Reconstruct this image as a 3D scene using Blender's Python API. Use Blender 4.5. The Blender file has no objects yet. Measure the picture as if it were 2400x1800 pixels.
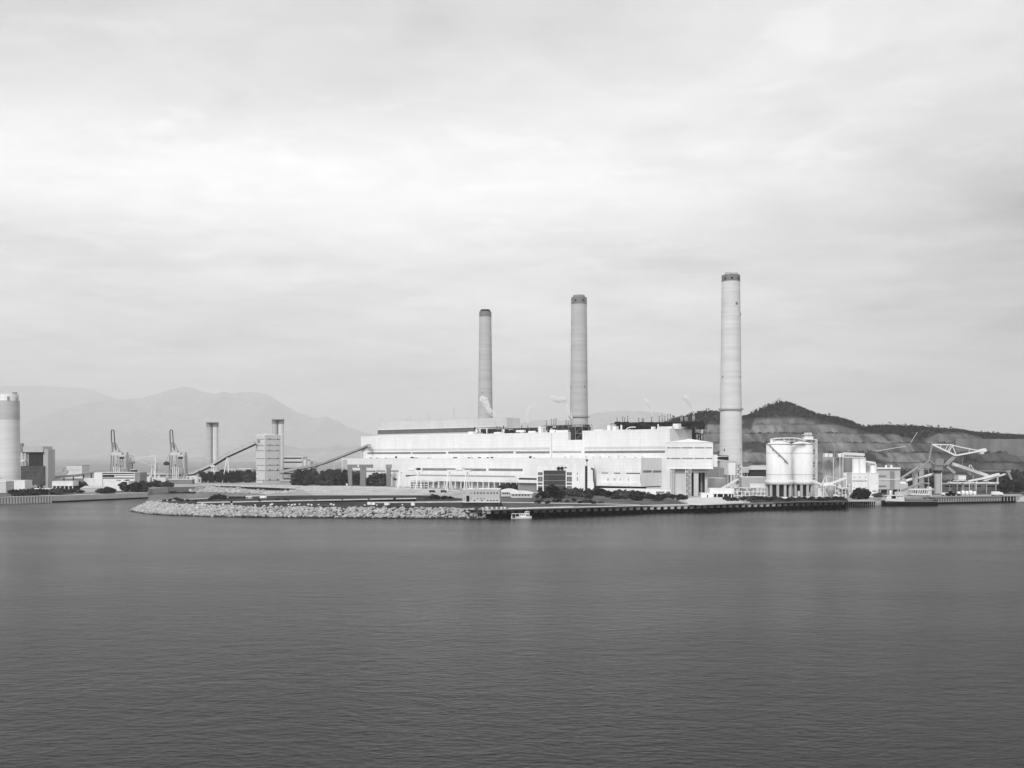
import bpy, bmesh, math, random
from mathutils import Vector, Matrix, noise
random.seed(7)
R = random.Random(11)
sc = bpy.context.scene
COL = sc.collection
FP, H, HY, CX = 2333.0, 35.0, 1075.0, 1200.0     # focal length in photo pixels, eye height, horizon row
G = 5.0                                          # level of the reclaimed land above the sea

# ------------------------------------------------------------------ helpers
def W(px, py, D):
    return Vector(((px-CX)/FP*D, D, H-(py-HY)/FP*D))
def XG(px, D, z=G):
    return Vector(((px-CX)/FP*D, D, z))
def DG(py, z=G):
    return (H-z)*FP/(py-HY)
def WG(px, py, z=G):
    return XG(px, DG(py, z), z)

class Fr:                                        # a vertical wall plane: u along it to the right, w inward
    def __init__(s, px, D, yaw=0.0):
        s.ox, s.oy = (px-CX)/FP*D, D
        s.a = math.radians(yaw); s.c, s.s = math.cos(s.a), math.sin(s.a)
    def P(s, u, w, z): return Vector((s.ox+u*s.c-w*s.s, s.oy+u*s.s+w*s.c, z))
    def u(s, px, w=0.0):
        t = (px-CX)/FP
        return (t*(s.oy+w*s.c)-s.ox+w*s.s)/(s.c-t*s.s)
    def w(s, px, u=0.0):                         # where the end wall at u is met by that column
        t = (px-CX)/FP
        return (t*(s.oy+u*s.s)-s.ox-u*s.c)/(-s.s-t*s.c)
    def z(s, px, py, w=0.0):
        Y = s.oy+s.u(px, w)*s.s+w*s.c
        return H-(py-HY)/FP*Y
    def ze(s, px, py, u=0.0):
        Y = s.oy+u*s.s+s.w(px, u)*s.c
        return H-(py-HY)/FP*Y

class MB:
    def __init__(s): s.v, s.f, s.sm = [], [], []
    def add(s, vs, fs, smooth=False):
        n = len(s.v); s.v += [Vector(v) for v in vs]
        s.f += [tuple(i+n for i in f) for f in fs]; s.sm += [smooth]*len(fs); return s
    def hexa(s, p):
        return s.add(p, [(0,3,2,1),(4,5,6,7),(0,1,5,4),(1,2,6,5),(2,3,7,6),(3,0,4,7)])
    def box(s, fr, u0, u1, w0, w1, z0, z1):
        return s.hexa([fr.P(u0,w0,z0),fr.P(u1,w0,z0),fr.P(u1,w1,z0),fr.P(u0,w1,z0),
                       fr.P(u0,w0,z1),fr.P(u1,w0,z1),fr.P(u1,w1,z1),fr.P(u0,w1,z1)])
    def pbox(s, fr, x0, x1, y0, y1, w0, w1, z0=None, z1=None):   # front face at w0 seen between those columns/rows
        u0, u1 = fr.u(x0, w0), fr.u(x1, w0); xm = (x0+x1)/2
        if z1 is None: z1 = fr.z(xm, y0, w0)
        if z0 is None: z0 = fr.z(xm, y1, w0)
        return s.box(fr, u0, u1, w0, w1, z0, z1)
    def prism(s, fr, pts, w0, w1):                               # (u,z) outline, counter-clockwise seen from the front
        n = len(pts)
        vs = [fr.P(u,w0,z) for u,z in pts]+[fr.P(u,w1,z) for u,z in pts]
        fs = [tuple(range(n)), tuple(range(2*n-1, n-1, -1))]
        fs += [(i, i+n, (i+1)%n+n, (i+1)%n) for i in range(n)]
        return s.add(vs, fs)
    def cyl(s, x, y, z0, z1, r0, r1=None, n=40, cap=True):
        r1 = r0 if r1 is None else r1
        vs = [(x+r*math.cos(2*math.pi*i/n), y+r*math.sin(2*math.pi*i/n), z) for r, z in ((r0,z0),(r1,z1)) for i in range(n)]
        s.add(vs, [(i,(i+1)%n,(i+1)%n+n,i+n) for i in range(n)], True)
        if cap:
            s.add(vs, [tuple(range(n,2*n)), tuple(range(n-1,-1,-1))])
        return s
    def rev(s, x, y, prof, n=40):                                # prof: (r,z) list from bottom to top
        vs = [(x+r*math.cos(2*math.pi*i/n), y+r*math.sin(2*math.pi*i/n), z) for r, z in prof for i in range(n)]
        fs = [(j*n+i, j*n+(i+1)%n, (j+1)*n+(i+1)%n, (j+1)*n+i) for j in range(len(prof)-1) for i in range(n)]
        return s.add(vs, fs, True)
    def bar(s, p, q, t=0.5, t2=None, n=4):
        p, q = Vector(p), Vector(q); t2 = t if t2 is None else t2
        d = (q-p)
        if d.length < 1e-4: return s
        d.normalize(); up = Vector((0,0,1)) if abs(d.z) < .95 else Vector((1,0,0))
        a = d.cross(up).normalized(); b = a.cross(d)
        off = math.pi/n
        vs = [o+(a*math.cos(2*math.pi*i/n+off)+b*math.sin(2*math.pi*i/n+off))*r*(.7071 if n == 4 else .5) for o, r in ((p,t),(q,t2)) for i in range(n)]
        return s.add(vs, [(i,(i+1)%n,(i+1)%n+n,i+n) for i in range(n)]+[tuple(range(n-1,-1,-1)), tuple(range(n,2*n))], n > 6)
    def slab(s, p, q, h, wd):                                    # rectangular section beam: height h, width wd
        p, q = Vector(p), Vector(q); d = (q-p).normalized()
        a = d.cross(Vector((0,0,1)))
        a = a.normalized() if a.length > 1e-3 else Vector((1,0,0))
        b = a.cross(d)*h/2; a = a*wd/2
        return s.hexa([p-a-b, q-a-b, q+a-b, p+a-b, p-a+b, q-a+b, q+a+b, p+a+b])
    def lattice(s, p, q, wd, t, n, depth=None):                  # square trussed mast between two points
        p, q = Vector(p), Vector(q); d = (q-p).normalized(); depth = depth or wd
        up = Vector((0,0,1)) if abs(d.z) < .8 else Vector((0,1,0))
        a = d.cross(up).normalized(); b = a.cross(d).normalized()
        cs = [a*wd/2+b*depth/2, -a*wd/2+b*depth/2, -a*wd/2-b*depth/2, a*wd/2-b*depth/2]
        for c in cs: s.bar(p+c, q+c, t)
        for k in range(n):
            o0, o1 = p+(q-p)*(k/n), p+(q-p)*((k+1)/n)
            for i in range(4):
                c0, c1 = cs[i], cs[(i+1)%4]
                s.bar(o0+c0, o0+c1, t*.8)
                if (k+i) % 2: s.bar(o0+c0, o1+c1, t*.8)
                else: s.bar(o0+c1, o1+c0, t*.8)
        for i in range(4): s.bar(q+cs[i], q+cs[(i+1)%4], t*.8)
        return s
    def leafs(s, c, rad, n, size, rr=R):
        for _ in range(n):
            while True:
                v = Vector((rr.uniform(-1,1), rr.uniform(-1,1), rr.uniform(-1,1)))
                if .25 < v.length < 1: break
            o = Vector(c)+Vector((v.x*rad[0], v.y*rad[1], v.z*rad[2]))
            a = Vector((rr.gauss(0,1), rr.gauss(0,1), rr.gauss(0,.7))).normalized()
            b = a.orthogonal().normalized(); k = size*rr.uniform(.6,1.4)
            s.add([o-a*k/2-b*k/2, o+a*k/2-b*k*.4, o+a*k*.4+b*k/2, o-a*k/2+b*k*.5], [(0,1,2,3)])
        return s
    def build(s, name, m, parent=None, sub=False):
        me = bpy.data.meshes.new(name)
        ob = bpy.data.objects.new(name, me); COL.objects.link(ob)
        if parent is not None:
            M = world_inv(parent); ob.parent = parent
        else:
            if s.v:
                xs = [v.x for v in s.v]; ys = [v.y for v in s.v]; zs = [v.z for v in s.v]
                o = Vector(((min(xs)+max(xs))/2, (min(ys)+max(ys))/2, min(zs)))
            else: o = Vector()
            ob.location = o; M = Matrix.Translation(-o)
        me.from_pydata([M @ v for v in s.v], [], s.f)
        me.polygons.foreach_set('use_smooth', s.sm)
        me.materials.append(m); me.update()
        return ob
def world_inv(p):
    M = Matrix.Identity(4)
    chain = []
    while p is not None: chain.append(p); p = p.parent
    for q in chain: M = M @ (Matrix.Translation(q.location) @ Matrix.Rotation(q.rotation_euler.z, 4, 'Z')).inverted() if len(chain) == 1 else M
    if len(chain) > 1:
        T = Matrix.Identity(4)
        for q in reversed(chain): T = T @ Matrix.Translation(q.location) @ Matrix.Rotation(q.rotation_euler.z, 4, 'Z')
        M = T.inverted()
    return M
def tag(o, label=None, cat=None, group=None, kind=None):
    if label: o['label'] = label
    if cat: o['category'] = cat
    if group: o['group'] = group
    if kind: o['kind'] = kind
    return o
def thing(name, label, cat, loc, yaw=0.0, group=None):
    o = bpy.data.objects.new(name, None); COL.objects.link(o)
    o.location = loc; o.rotation_euler = (0,0,math.radians(yaw)); o.empty_display_size = 2
    return tag(o, label, cat, group)
def tfr(name, label, cat, fr, group=None, u=0, w=0, z=G):
    return thing(name, label, cat, fr.P(u,w,z), math.degrees(fr.a), group)
def dup(root, loc, rz=None, scale=None, label=None, group=None):
    r = root.copy(); COL.objects.link(r); r.location = loc
    if rz is not None: r.rotation_euler = (0,0,rz)
    if scale: r.scale = scale
    if label: r['label'] = label
    if group: r['group'] = group
    for ch in [o for o in root.children]:
        c = ch.copy(); COL.objects.link(c); c.parent = r
        for g in ch.children:
            d = g.copy(); COL.objects.link(d); d.parent = c
    return r

# ------------------------------------------------------------------ materials (the photograph is monochrome: greys)
def mat(name, val, rough=.8, amt=.12, scale=.15, stretch=(1,1,1), panel=None, amt2=.05, scale2=1.5, metal=0, bump=0):
    m = bpy.data.materials.new(name); m.use_nodes = True
    nt = m.node_tree; N = nt.nodes; L = nt.links
    b = N['Principled BSDF']; b.inputs['Roughness'].default_value = rough; b.inputs['Metallic'].default_value = metal
    b.inputs['Specular IOR Level'].default_value = .5 if rough < .3 else (.0 if val < .13 else .2)
    tc = N.new('ShaderNodeTexCoord'); mp = N.new('ShaderNodeMapping'); mp.inputs['Scale'].default_value = stretch
    L.new(tc.outputs['Object'], mp.inputs['Vector'])
    def nz(sc_, det):
        n = N.new('ShaderNodeTexNoise'); n.inputs['Scale'].default_value = sc_; n.inputs['Detail'].default_value = det
        n.inputs['Roughness'].default_value = .6; L.new(mp.outputs['Vector'], n.inputs['Vector']); return n
    n1, n2 = nz(scale, 4), nz(scale2, 3)
    def mr(src, lo, hi):
        r = N.new('ShaderNodeMapRange'); r.inputs['From Min'].default_value = .3; r.inputs['From Max'].default_value = .7
        r.inputs['To Min'].default_value = lo; r.inputs['To Max'].default_value = hi; L.new(src, r.inputs['Value']); return r.outputs['Result']
    def mul(a, c):
        k = N.new('ShaderNodeMath'); k.operation = 'MULTIPLY'; L.new(a, k.inputs[0])
        if isinstance(c, float): k.inputs[1].default_value = c
        else: L.new(c, k.inputs[1])
        return k.outputs[0]
    x = mul(mr(n1.outputs['Fac'], 1-amt, 1+amt), mr(n2.outputs['Fac'], 1-amt2, 1+amt2))
    if panel:
        sx = N.new('ShaderNodeSeparateXYZ'); L.new(tc.outputs['Object'], sx.inputs[0])
        ad = N.new('ShaderNodeMath'); ad.operation = 'ADD'; L.new(sx.outputs['X'], ad.inputs[0]); L.new(sx.outputs['Y'], ad.inputs[1])
        cb = N.new('ShaderNodeCombineXYZ'); L.new(ad.outputs[0], cb.inputs['X']); L.new(sx.outputs['Z'], cb.inputs['Y'])
        br = N.new('ShaderNodeTexBrick'); L.new(cb.outputs[0], br.inputs['Vector'])
        br.inputs['Scale'].default_value = 1; br.inputs['Brick Width'].default_value = panel[0]; br.inputs['Row Height'].default_value = panel[1]
        br.inputs['Mortar Size'].default_value = .12; br.inputs['Mortar Smooth'].default_value = .5; br.offset = 0
        br.inputs['Color1'].default_value = (1,1,1,1); br.inputs['Color2'].default_value = (panel[2],)*3+(1,); br.inputs['Mortar'].default_value = (panel[3],)*3+(1,)
        rb = N.new('ShaderNodeRGBToBW'); L.new(br.outputs['Color'], rb.inputs[0]); x = mul(x, rb.outputs[0])
    x = mul(x, float(val))
    cc = N.new('ShaderNodeCombineXYZ')
    for i in range(3): L.new(x, cc.inputs[i])
    L.new(cc.outputs[0], b.inputs['Base Color'])
    if bump:
        bp = N.new('ShaderNodeBump'); bp.inputs['Strength'].default_value = bump; bp.inputs['Distance'].default_value = .5
        L.new(n2.outputs['Fac'], bp.inputs['Height']); L.new(bp.outputs[0], b.inputs['Normal'])
    return m
M = {}
M['white'] = mat('painted_white_wall', .80, .7, .05, .1, (1,1,.15), (9,3,.965,.87), .05, .5)
M['white2'] = mat('white_paint', .82, .6, .07, .25, (1,1,.2), None, .05, .8)
M['off'] = mat('off_white_cladding', .60, .7, .06, .1, (1,1,.15), (7,3,.96,.86), .06, .5)
M['lightgrey'] = mat('light_grey_cladding', .50, .7, .06, .08, (1,1,2), (6,3,.95,.9))
M['conc'] = mat('concrete', .46, .85, .1, .12, (1,1,.3))
M['concp'] = mat('pale_concrete', .58, .85, .1, .12, (1,1,.3))
M['chim'] = mat('chimney_concrete', .46, .85, .16, .05, (.15,.15,2.2), None, .06, .35)
M['chimp'] = mat('pale_chimney_concrete', .64, .85, .13, .05, (.15,.15,2.2), None, .06, .35)
M['grey'] = mat('grey_cladding', .27, .7, .08, .1, (1,1,1), (6,4,.93,.85))
M['midgrey'] = mat('mid_grey_paint', .20, .7, .1, .2)
M['dgrey'] = mat('dark_grey_steel', .04, .6, .3, .25)
M['black'] = mat('black_opening', .008, .6, .3, .3)
M['dark'] = mat('dark_louvre', .03, .5, .2, .2, (1,1,4))
M['glassg'] = mat('grey_window_band', .25, .4, .12, .12, (1,1,3), (3,9,.75,.6))
M['glasss'] = mat('pale_window_band', .40, .4, .1, .12, (1,1,3), (3,9,.85,.75))
M['glass'] = mat('dark_curtain_glass', .055, .18, .3, .1, (1,1,1), (5.2,6.5,.7,2.2))
M['steelw'] = mat('white_steel', .78, .5, .05, .3)
M['steelg'] = mat('grey_steel', .33, .5, .12, .3)
M['leaf'] = mat('dark_foliage', .040, .8, .5, .35, (1,1,1), None, .3, 1.2)
M['leaf2'] = mat('mid_foliage', .07, .8, .4, .35, (1,1,1), None, .3, 1.2)
M['bark'] = mat('bark', .08, .9)
M['grass'] = mat('rough_grass', .12, .95, .55, .035, (1,1.6,1), None, .3, .35, 0, .3)
M['grassd'] = mat('dark_rough_grass', .06, .95, .55, .045, (1,1.6,1), None, .3, .4, 0, .3)
M['land'] = mat('yard_paving', .36, .9, .3, .03, (1,1,1), None, .15, .3)
M['pave'] = mat('pale_paving', .58, .9, .12, .05, (1,1,1), None, .1, .5)
M['gravel'] = mat('pale_gravel_bank', .46, .95, .28, .06, (1,1,1), None, .4, .45, 0, .6)
M['rockm'] = mat('boulder', .41, .9, .5, .55, (1,1,1), None, .15, 2)
M['rockd'] = mat('dark_gap_wet_bed', .04, .9, .4, .3)  # dark colour paints the shade between boulders, plus the wet strip at the base
M['quayw'] = mat('shaded_quay_wall', .010, .8, .4, .2)  # near-black colour carries the shadow under the deck and between piles
M['mount'] = mat('mountain_scrub', .36, 1, .12, .0012, (1,1,1), None, .2, .008)

M['slope'] = mat('sprayed_slope', .20, .9, .25, .06, (1,1,.5), (11,30,.85,.8))
# hill: bare cut faces, grass, forest by attribute
def hill_mat():
    m = bpy.data.materials.new('terraced_hillside'); m.use_nodes = True
    nt = m.node_tree; N = nt.nodes; L = nt.links; b = N['Principled BSDF']; b.inputs['Roughness'].default_value = .95; b.inputs['Specular IOR Level'].default_value = .05
    at = N.new('ShaderNodeAttribute'); at.attribute_name = 'cover'
    tc = N.new('ShaderNodeTexCoord'); mp = N.new('ShaderNodeMapping'); mp.inputs['Scale'].default_value = (1,.3,.35)
    L.new(tc.outputs['Object'], mp.inputs[0])
    n = N.new('ShaderNodeTexNoise'); n.inputs['Scale'].default_value = .09; n.inputs['Detail'].default_value = 5; n.inputs['Roughness'].default_value = .65
    L.new(mp.outputs[0], n.inputs['Vector'])
    n2 = N.new('ShaderNodeTexNoise'); n2.inputs['Scale'].default_value = .02; n2.inputs['Detail'].default_value = 3
    L.new(tc.outputs['Object'], n2.inputs['Vector'])
    def mr(s, a, b_):
        r = N.new('ShaderNodeMapRange'); r.inputs['From Min'].default_value = .32; r.inputs['From Max'].default_value = .68
        r.inputs['To Min'].default_value = a; r.inputs['To Max'].default_value = b_; L.new(s, r.inputs[0]); return r.outputs[0]
    k = N.new('ShaderNodeMath'); k.operation = 'MULTIPLY'; L.new(mr(n.outputs['Fac'], .55, 1.4), k.inputs[0]); L.new(mr(n2.outputs['Fac'], .7, 1.25), k.inputs[1])
    k2 = N.new('ShaderNodeMath'); k2.operation = 'MULTIPLY'; L.new(k.outputs[0], k2.inputs[0]); L.new(at.outputs['Fac'], k2.inputs[1])
    c = N.new('ShaderNodeCombineXYZ'); [L.new(k2.outputs[0], c.inputs[i]) for i in range(3)]
    L.new(c.outputs[0], b.inputs['Base Color']); return m
M['hill'] = hill_mat()

def sea_mat():
    m = bpy.data.materials.new('sea_water'); m.use_nodes = True
    nt = m.node_tree; N = nt.nodes; L = nt.links; b = N['Principled BSDF']
    b.inputs['Base Color'].default_value = (.012,.012,.012,1); b.inputs['Roughness'].default_value = .22; b.inputs['IOR'].default_value = 1.27
    tc = N.new('ShaderNodeTexCoord')
    def nz(scale, st, det):
        mp = N.new('ShaderNodeMapping'); mp.inputs['Scale'].default_value = st; mp.inputs['Rotation'].default_value = (0,0,.25); L.new(tc.outputs['Object'], mp.inputs[0])
        n = N.new('ShaderNodeTexNoise'); n.inputs['Scale'].default_value = scale; n.inputs['Detail'].default_value = det; n.inputs['Roughness'].default_value = .6
        L.new(mp.outputs[0], n.inputs['Vector']); return n
    a = nz(1.0, (.6,1,1), 6); c = nz(.06, (.5,1,1), 3); d = nz(.006, (.5,1,1), 3)
    ad = N.new('ShaderNodeMath'); ad.operation = 'MULTIPLY_ADD'; L.new(c.outputs['Fac'], ad.inputs[0]); ad.inputs[1].default_value = .8; L.new(a.outputs['Fac'], ad.inputs[2])
    e = nz(.28, (.6,1,1), 4); ad0 = ad; ad = N.new('ShaderNodeMath'); ad.operation = 'MULTIPLY_ADD'; L.new(e.outputs['Fac'], ad.inputs[0]); ad.inputs[1].default_value = 1.4; L.new(ad0.outputs[0], ad.inputs[2])
    bp = N.new('ShaderNodeBump'); bp.inputs['Strength'].default_value = .42; bp.inputs['Distance'].default_value = 1.0
    w_ = N.new('ShaderNodeMapRange'); w_.inputs['From Min'].default_value = .35; w_.inputs['From Max'].default_value = .65; w_.inputs['To Min'].default_value = .40; w_.inputs['To Max'].default_value = .72
    L.new(nz(.013, (.35,1,1), 4).outputs['Fac'], w_.inputs[0]); L.new(w_.outputs[0], bp.inputs['Strength'])       # wind patches
    L.new(ad.outputs[0], bp.inputs['Height']); L.new(bp.outputs[0], b.inputs['Normal'])
    r = N.new('ShaderNodeMapRange'); r.inputs['From Min'].default_value = .3; r.inputs['From Max'].default_value = .7; r.inputs['To Min'].default_value = .15; r.inputs['To Max'].default_value = .27
    L.new(d.outputs['Fac'], r.inputs[0]); L.new(r.outputs[0], b.inputs['Roughness'])
    return m
M['sea'] = sea_mat()

# ------------------------------------------------------------------ world, sun, camera, haze
SUN_EL, SUN_AZ = 40.0, -163.0       # azimuth measured clockwise from +Y: behind the camera, to the left
def make_world():
    w = bpy.data.worlds.new('World'); sc.world = w; w.use_nodes = True
    nt = w.node_tree; N = nt.nodes; L = nt.links; bg = N['Background']
    def math_(op, a, b=None, c=None):
        k = N.new('ShaderNodeMath'); k.operation = op
        for i, v in enumerate((a, b, c)):
            if v is None: continue
            if isinstance(v, (int, float)): k.inputs[i].default_value = v
            else: L.new(v, k.inputs[i])
        return k.outputs[0]
    sky = N.new('ShaderNodeTexSky'); sky.sky_type = 'NISHITA'; sky.sun_disc = False
    sky.sun_elevation = math.radians(SUN_EL); sky.sun_rotation = math.radians(SUN_AZ); sky.dust_density = 3
    bw = N.new('ShaderNodeRGBToBW'); L.new(sky.outputs[0], bw.inputs[0])
    tc = N.new('ShaderNodeTexCoord'); sx = N.new('ShaderNodeSeparateXYZ'); L.new(tc.outputs['Generated'], sx.inputs[0])
    X, Y, Z = sx.outputs
    r = math_('SQRT', math_('ADD', math_('MULTIPLY', X, X), math_('MULTIPLY', Y, Y)))
    el = math_('DIVIDE', Z, math_('MAXIMUM', r, .05))                 # tangent of the elevation
    az = math_('ARCTAN2', X, Y)                                       # 0 straight ahead, + to the right
    def blob(a0, e0, sa, se, amp):
        p = math_('DIVIDE', math_('SUBTRACT', az, a0), sa); q = math_('DIVIDE', math_('SUBTRACT', el, e0), se)
        g = math_('EXPONENT', math_('MULTIPLY', math_('ADD', math_('MULTIPLY', p, p), math_('MULTIPLY', q, q)), -1.0))
        return math_('MULTIPLY', g, amp)
    # cloud layer: noise on a plane overhead, so that clouds flatten towards the horizon
    iz = math_('DIVIDE', 1.0, math_('ADD', math_('MAXIMUM', Z, 0.0), .10))
    cb = N.new('ShaderNodeCombineXYZ'); L.new(math_('MULTIPLY', X, iz), cb.inputs[0]); L.new(math_('MULTIPLY', Y, iz), cb.inputs[1])
    def nz(scale, det, off):
        mp = N.new('ShaderNodeMapping'); mp.inputs['Location'].default_value = off; L.new(cb.outputs[0], mp.inputs[0])
        mp.inputs['Scale'].default_value = (.8,1,1); mp.inputs['Rotation'].default_value = (0,0,.2)
        n = N.new('ShaderNodeTexNoise'); n.inputs['Scale'].default_value = scale; n.inputs['Detail'].default_value = det; n.inputs['Roughness'].default_value = .55
        n.inputs['Distortion'].default_value = .3
        L.new(mp.outputs[0], n.inputs['Vector']); return math_('SUBTRACT', n.outputs['Fac'], .5)
    v = .605
    v = math_('ADD', blob(-.16, .27, .46, .085, .20), v)
    v = math_('ADD', v, blob(-.60, .28, .26, .07, .12))
    v = math_('ADD', v, blob(.00, .13, .45, .05, .05))
    v = math_('ADD', v, blob(.52, .22, .20, .10, -.20))
    v = math_('ADD', v, blob(.58, .06, .30, .12, -.17))
    v = math_('ADD', v, blob(.0, .43, 1.2, .10, .02))
    v = math_('ADD', v, math_('MULTIPLY', nz(1.1, 4, (3.1,1.7,0)), .40))
    v = math_('ADD', v, math_('MULTIPLY', nz(3.2, 5, (7.3,2.2,0)), .20))
    v = math_('ADD', v, math_('MULTIPLY', nz(9, 5, (1.3,5.2,0)), .08))
    def patches(scale, off, lo, hi, amp):                            # soft-edged cloud patches
        n = nz(scale, 6, off); k = N.new('ShaderNodeMapRange'); k.interpolation_type = 'SMOOTHSTEP'
        k.inputs['From Min'].default_value = lo; k.inputs['From Max'].default_value = hi; L.new(n, k.inputs['Value'])
        return math_('MULTIPLY', k.outputs[0], amp)
    v = math_('SUBTRACT', v, patches(2.2, (4.7,9.1,0), .02, .14, .045))
    v = math_('ADD', v, patches(4.6, (2.4,6.3,0), .06, .14, .035))
    v = math_('SUBTRACT', v, blob(.0, 1.0, 9.0, .36, .42))
    v = math_('MAXIMUM', v, .25)
    v = math_('ADD', v, math_('MULTIPLY', bw.outputs[0], .008))       # the clear sky glimmering through
    cc = N.new('ShaderNodeCombineXYZ'); [L.new(v, cc.inputs[i]) for i in range(3)]
    L.new(cc.outputs[0], bg.inputs[0]); bg.inputs[1].default_value = 1.0
make_world()
sl = bpy.data.lights.new('sun', 'SUN'); sl.energy = 2.05; sl.angle = math.radians(16)
so = bpy.data.objects.new('sun', sl); COL.objects.link(so)
a_, e_ = math.radians(SUN_AZ), math.radians(SUN_EL)
sd = Vector((math.sin(a_)*math.cos(e_), math.cos(a_)*math.cos(e_), math.sin(e_)))
so.rotation_euler = sd.to_track_quat('Z', 'Y').to_euler(); so.location = (0,-50,300)
cam = bpy.data.cameras.new('camera'); co = bpy.data.objects.new('camera', cam); COL.objects.link(co)
co.location = (0,0,H); co.rotation_euler = (math.radians(90),0,0)
cam.sensor_width = 36; cam.lens = 36*FP/2400; cam.shift_y = (HY-900)/2400
cam.clip_start = .5; cam.clip_end = 60000; sc.camera = co
sc.view_settings.view_transform = 'Standard'; sc.view_settings.look = 'None'; sc.view_settings.exposure = .42; sc.view_settings.gamma = 1
sc.render.engine = 'CYCLES'; cy = sc.cycles
cy.use_denoising = True; cy.max_bounces = 8; cy.diffuse_bounces = 2; cy.glossy_bounces = 2; cy.transmission_bounces = 1; cy.volume_bounces = 6
cy.transparent_max_bounces = 24; cy.volume_step_rate = 1; cy.use_adaptive_sampling = True; cy.adaptive_threshold = .02
cy.caustics_reflective = False; cy.caustics_refractive = False

HX, HB, HT = 30000, -2.0, 1900.0
hz = bpy.data.meshes.new('haze'); ho = bpy.data.objects.new('haze', hz); COL.objects.link(ho)
hz.from_pydata([(x,y,z) for z in (HB,HT) for x,y in ((-HX,-1500),(HX,-1500),(HX,32000),(-HX,32000))], [], [(0,3,2,1),(4,5,6,7),(0,1,5,4),(1,2,6,5),(2,3,7,6),(3,0,4,7)])
hm = bpy.data.materials.new('haze'); hm.use_nodes = True; hm.node_tree.nodes.clear()
vo = hm.node_tree.nodes.new('ShaderNodeVolumePrincipled'); vo.inputs['Density'].default_value = 6.3e-5; vo.inputs['Color'].default_value = (.97,.97,.97,1); vo.inputs['Anisotropy'].default_value = 0
mo = hm.node_tree.nodes.new('ShaderNodeOutputMaterial'); hm.node_tree.links.new(vo.outputs[0], mo.inputs['Volume'])
hz.materials.append(hm); tag(ho, 'pale even haze fading the far mountains', 'haze', kind='stuff')

# ------------------------------------------------------------------ sea, land, banks
def poly(name, pts, m, kind='structure', thick=0):
    me = bpy.data.meshes.new(name); bm = bmesh.new()
    vs = [bm.verts.new(p) for p in pts]; f = bm.faces.new(vs); bm.normal_update()
    if f.normal.z < 0: f.normal_flip()
    if thick:
        r = bmesh.ops.extrude_face_region(bm, geom=[f]); 
        for e in r['geom']:
            if isinstance(e, bmesh.types.BMVert): e.co.z -= thick
        bmesh.ops.recalc_face_normals(bm, faces=bm.faces[:])
    bmesh.ops.triangulate(bm, faces=bm.faces[:])
    bm.to_mesh(me); bm.free(); me.materials.append(m)
    o = bpy.data.objects.new(name, me); COL.objects.link(o); tag(o, kind=kind); return o
mb = MB(); nx = 24; ys = [-1200,-300,0,150,300,450,600,800,1000,1500,2500,4000,7000,11000,18500,31000]
for y in ys:
    for i in range(nx+1): mb.v.append(Vector(((i/nx-.5)*58000, y, 0)))
for j in range(len(ys)-1):
    for i in range(nx): mb.f.append((j*(nx+1)+i, j*(nx+1)+i+1, (j+1)*(nx+1)+i+1, (j+1)*(nx+1)+i)); mb.sm.append(False)
tag(mb.build('sea', M['sea']), kind='structure')

rockwater = [(297,1198),(315,1201.5),(345,1205.5),(400,1209),(500,1212),(600,1213.5),(800,1215),(1000,1216),(1100,1216),(1139,1216)]
rocktop = [(352,1178),(362,1179.5),(380,1181.5),(410,1184),(500,1187.5),(600,1190),(800,1192),(1000,1193),(1085,1194.5),(1135,1195)]
QA, QB = XG(1137,586), XG(1982,708)              # the straight quay
QYAW = math.degrees(math.atan2(QB.y-QA.y, QB.x-QA.x))
QN = Vector((-math.sin(math.radians(QYAW)), math.cos(math.radians(QYAW)), 0))*2.6
basin = [XG(352,667),XG(346,800)]
land = [WG(*p) for p in rocktop] + [QA+QN, QB+QN, XG(1990,737), XG(2066,762), XG(2192,784), XG(2384,809), XG(2420,900), XG(2900,1000), XG(4200,1500), XG(4200,3000),
        XG(1500,2400), XG(900,1420), XG(-500,1420), XG(-500,700), XG(-60,752), XG(120,795), XG(345,879), XG(346,985), XG(393,1035), XG(455,1060),
        XG(500,1125), XG(640,1105), XG(700,1040), XG(690,900), XG(620,830), XG(500,770), XG(372,716)]
poly('land', land, M['land'], thick=7)
# pale bank down to the inner basin
mb = MB()
top = [XG(440,1066,G+.02),XG(500,1126,G+.02),(XG(570,1118,G+.02)),XG(640,1106,G+.02),XG(702,1042,G+.02),XG(694,900,G+.02)]
bot = [XG(448,1038,-.5),XG(500,1040,-.5),XG(560,1010,-.5),XG(620,975,-.5),XG(650,940,-.5),XG(668,880,-.5)]
for i in range(5): mb.add([bot[i],bot[i+1],top[i+1],top[i]], [(0,1,2,3)])
tag(mb.build('basin_bank', M['gravel']), kind='structure')
def sheet(name, pts, z, m): return poly(name, [WG(x,y,z) for x,y in pts], m)
sheet('gravel_bank', [(508,1138.6),(640,1139.2),(760,1141),(960,1146.5),(1055,1152),(1065,1158),(900,1160.5),(735,1160.5),(716,1152),(705,1146),(560,1140)], G+.03, M['gravel'])
sheet('coast_road', [(480,1136.2),(640,1137.4),(800,1139),(980,1144),(1075,1149),(1078,1152),(980,1147.5),(800,1141.5),(640,1139),(508,1138.4)], G+.06, M['pave'])
sheet('breakwater_grass', [(357,1178.6),(372,1175.5),(500,1168),(620,1162.6),(700,1161),(1000,1161),(1080,1168),(1140,1184),(1128,1197),(1085,1194.4),(1000,1192.4),(800,1191.4),(600,1189.4),(500,1187),(410,1183.6),(380,1181)], G+.03, M['grassd'])
sheet('shore_grass', [(1080,1170),(1170,1161),(1240,1156),(1330,1154),(1480,1160),(1580,1170),(1612,1182),(1560,1184),(1400,1190),(1240,1195),(1150,1196),(1140,1185)], G+.03, M['grass'])
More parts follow.
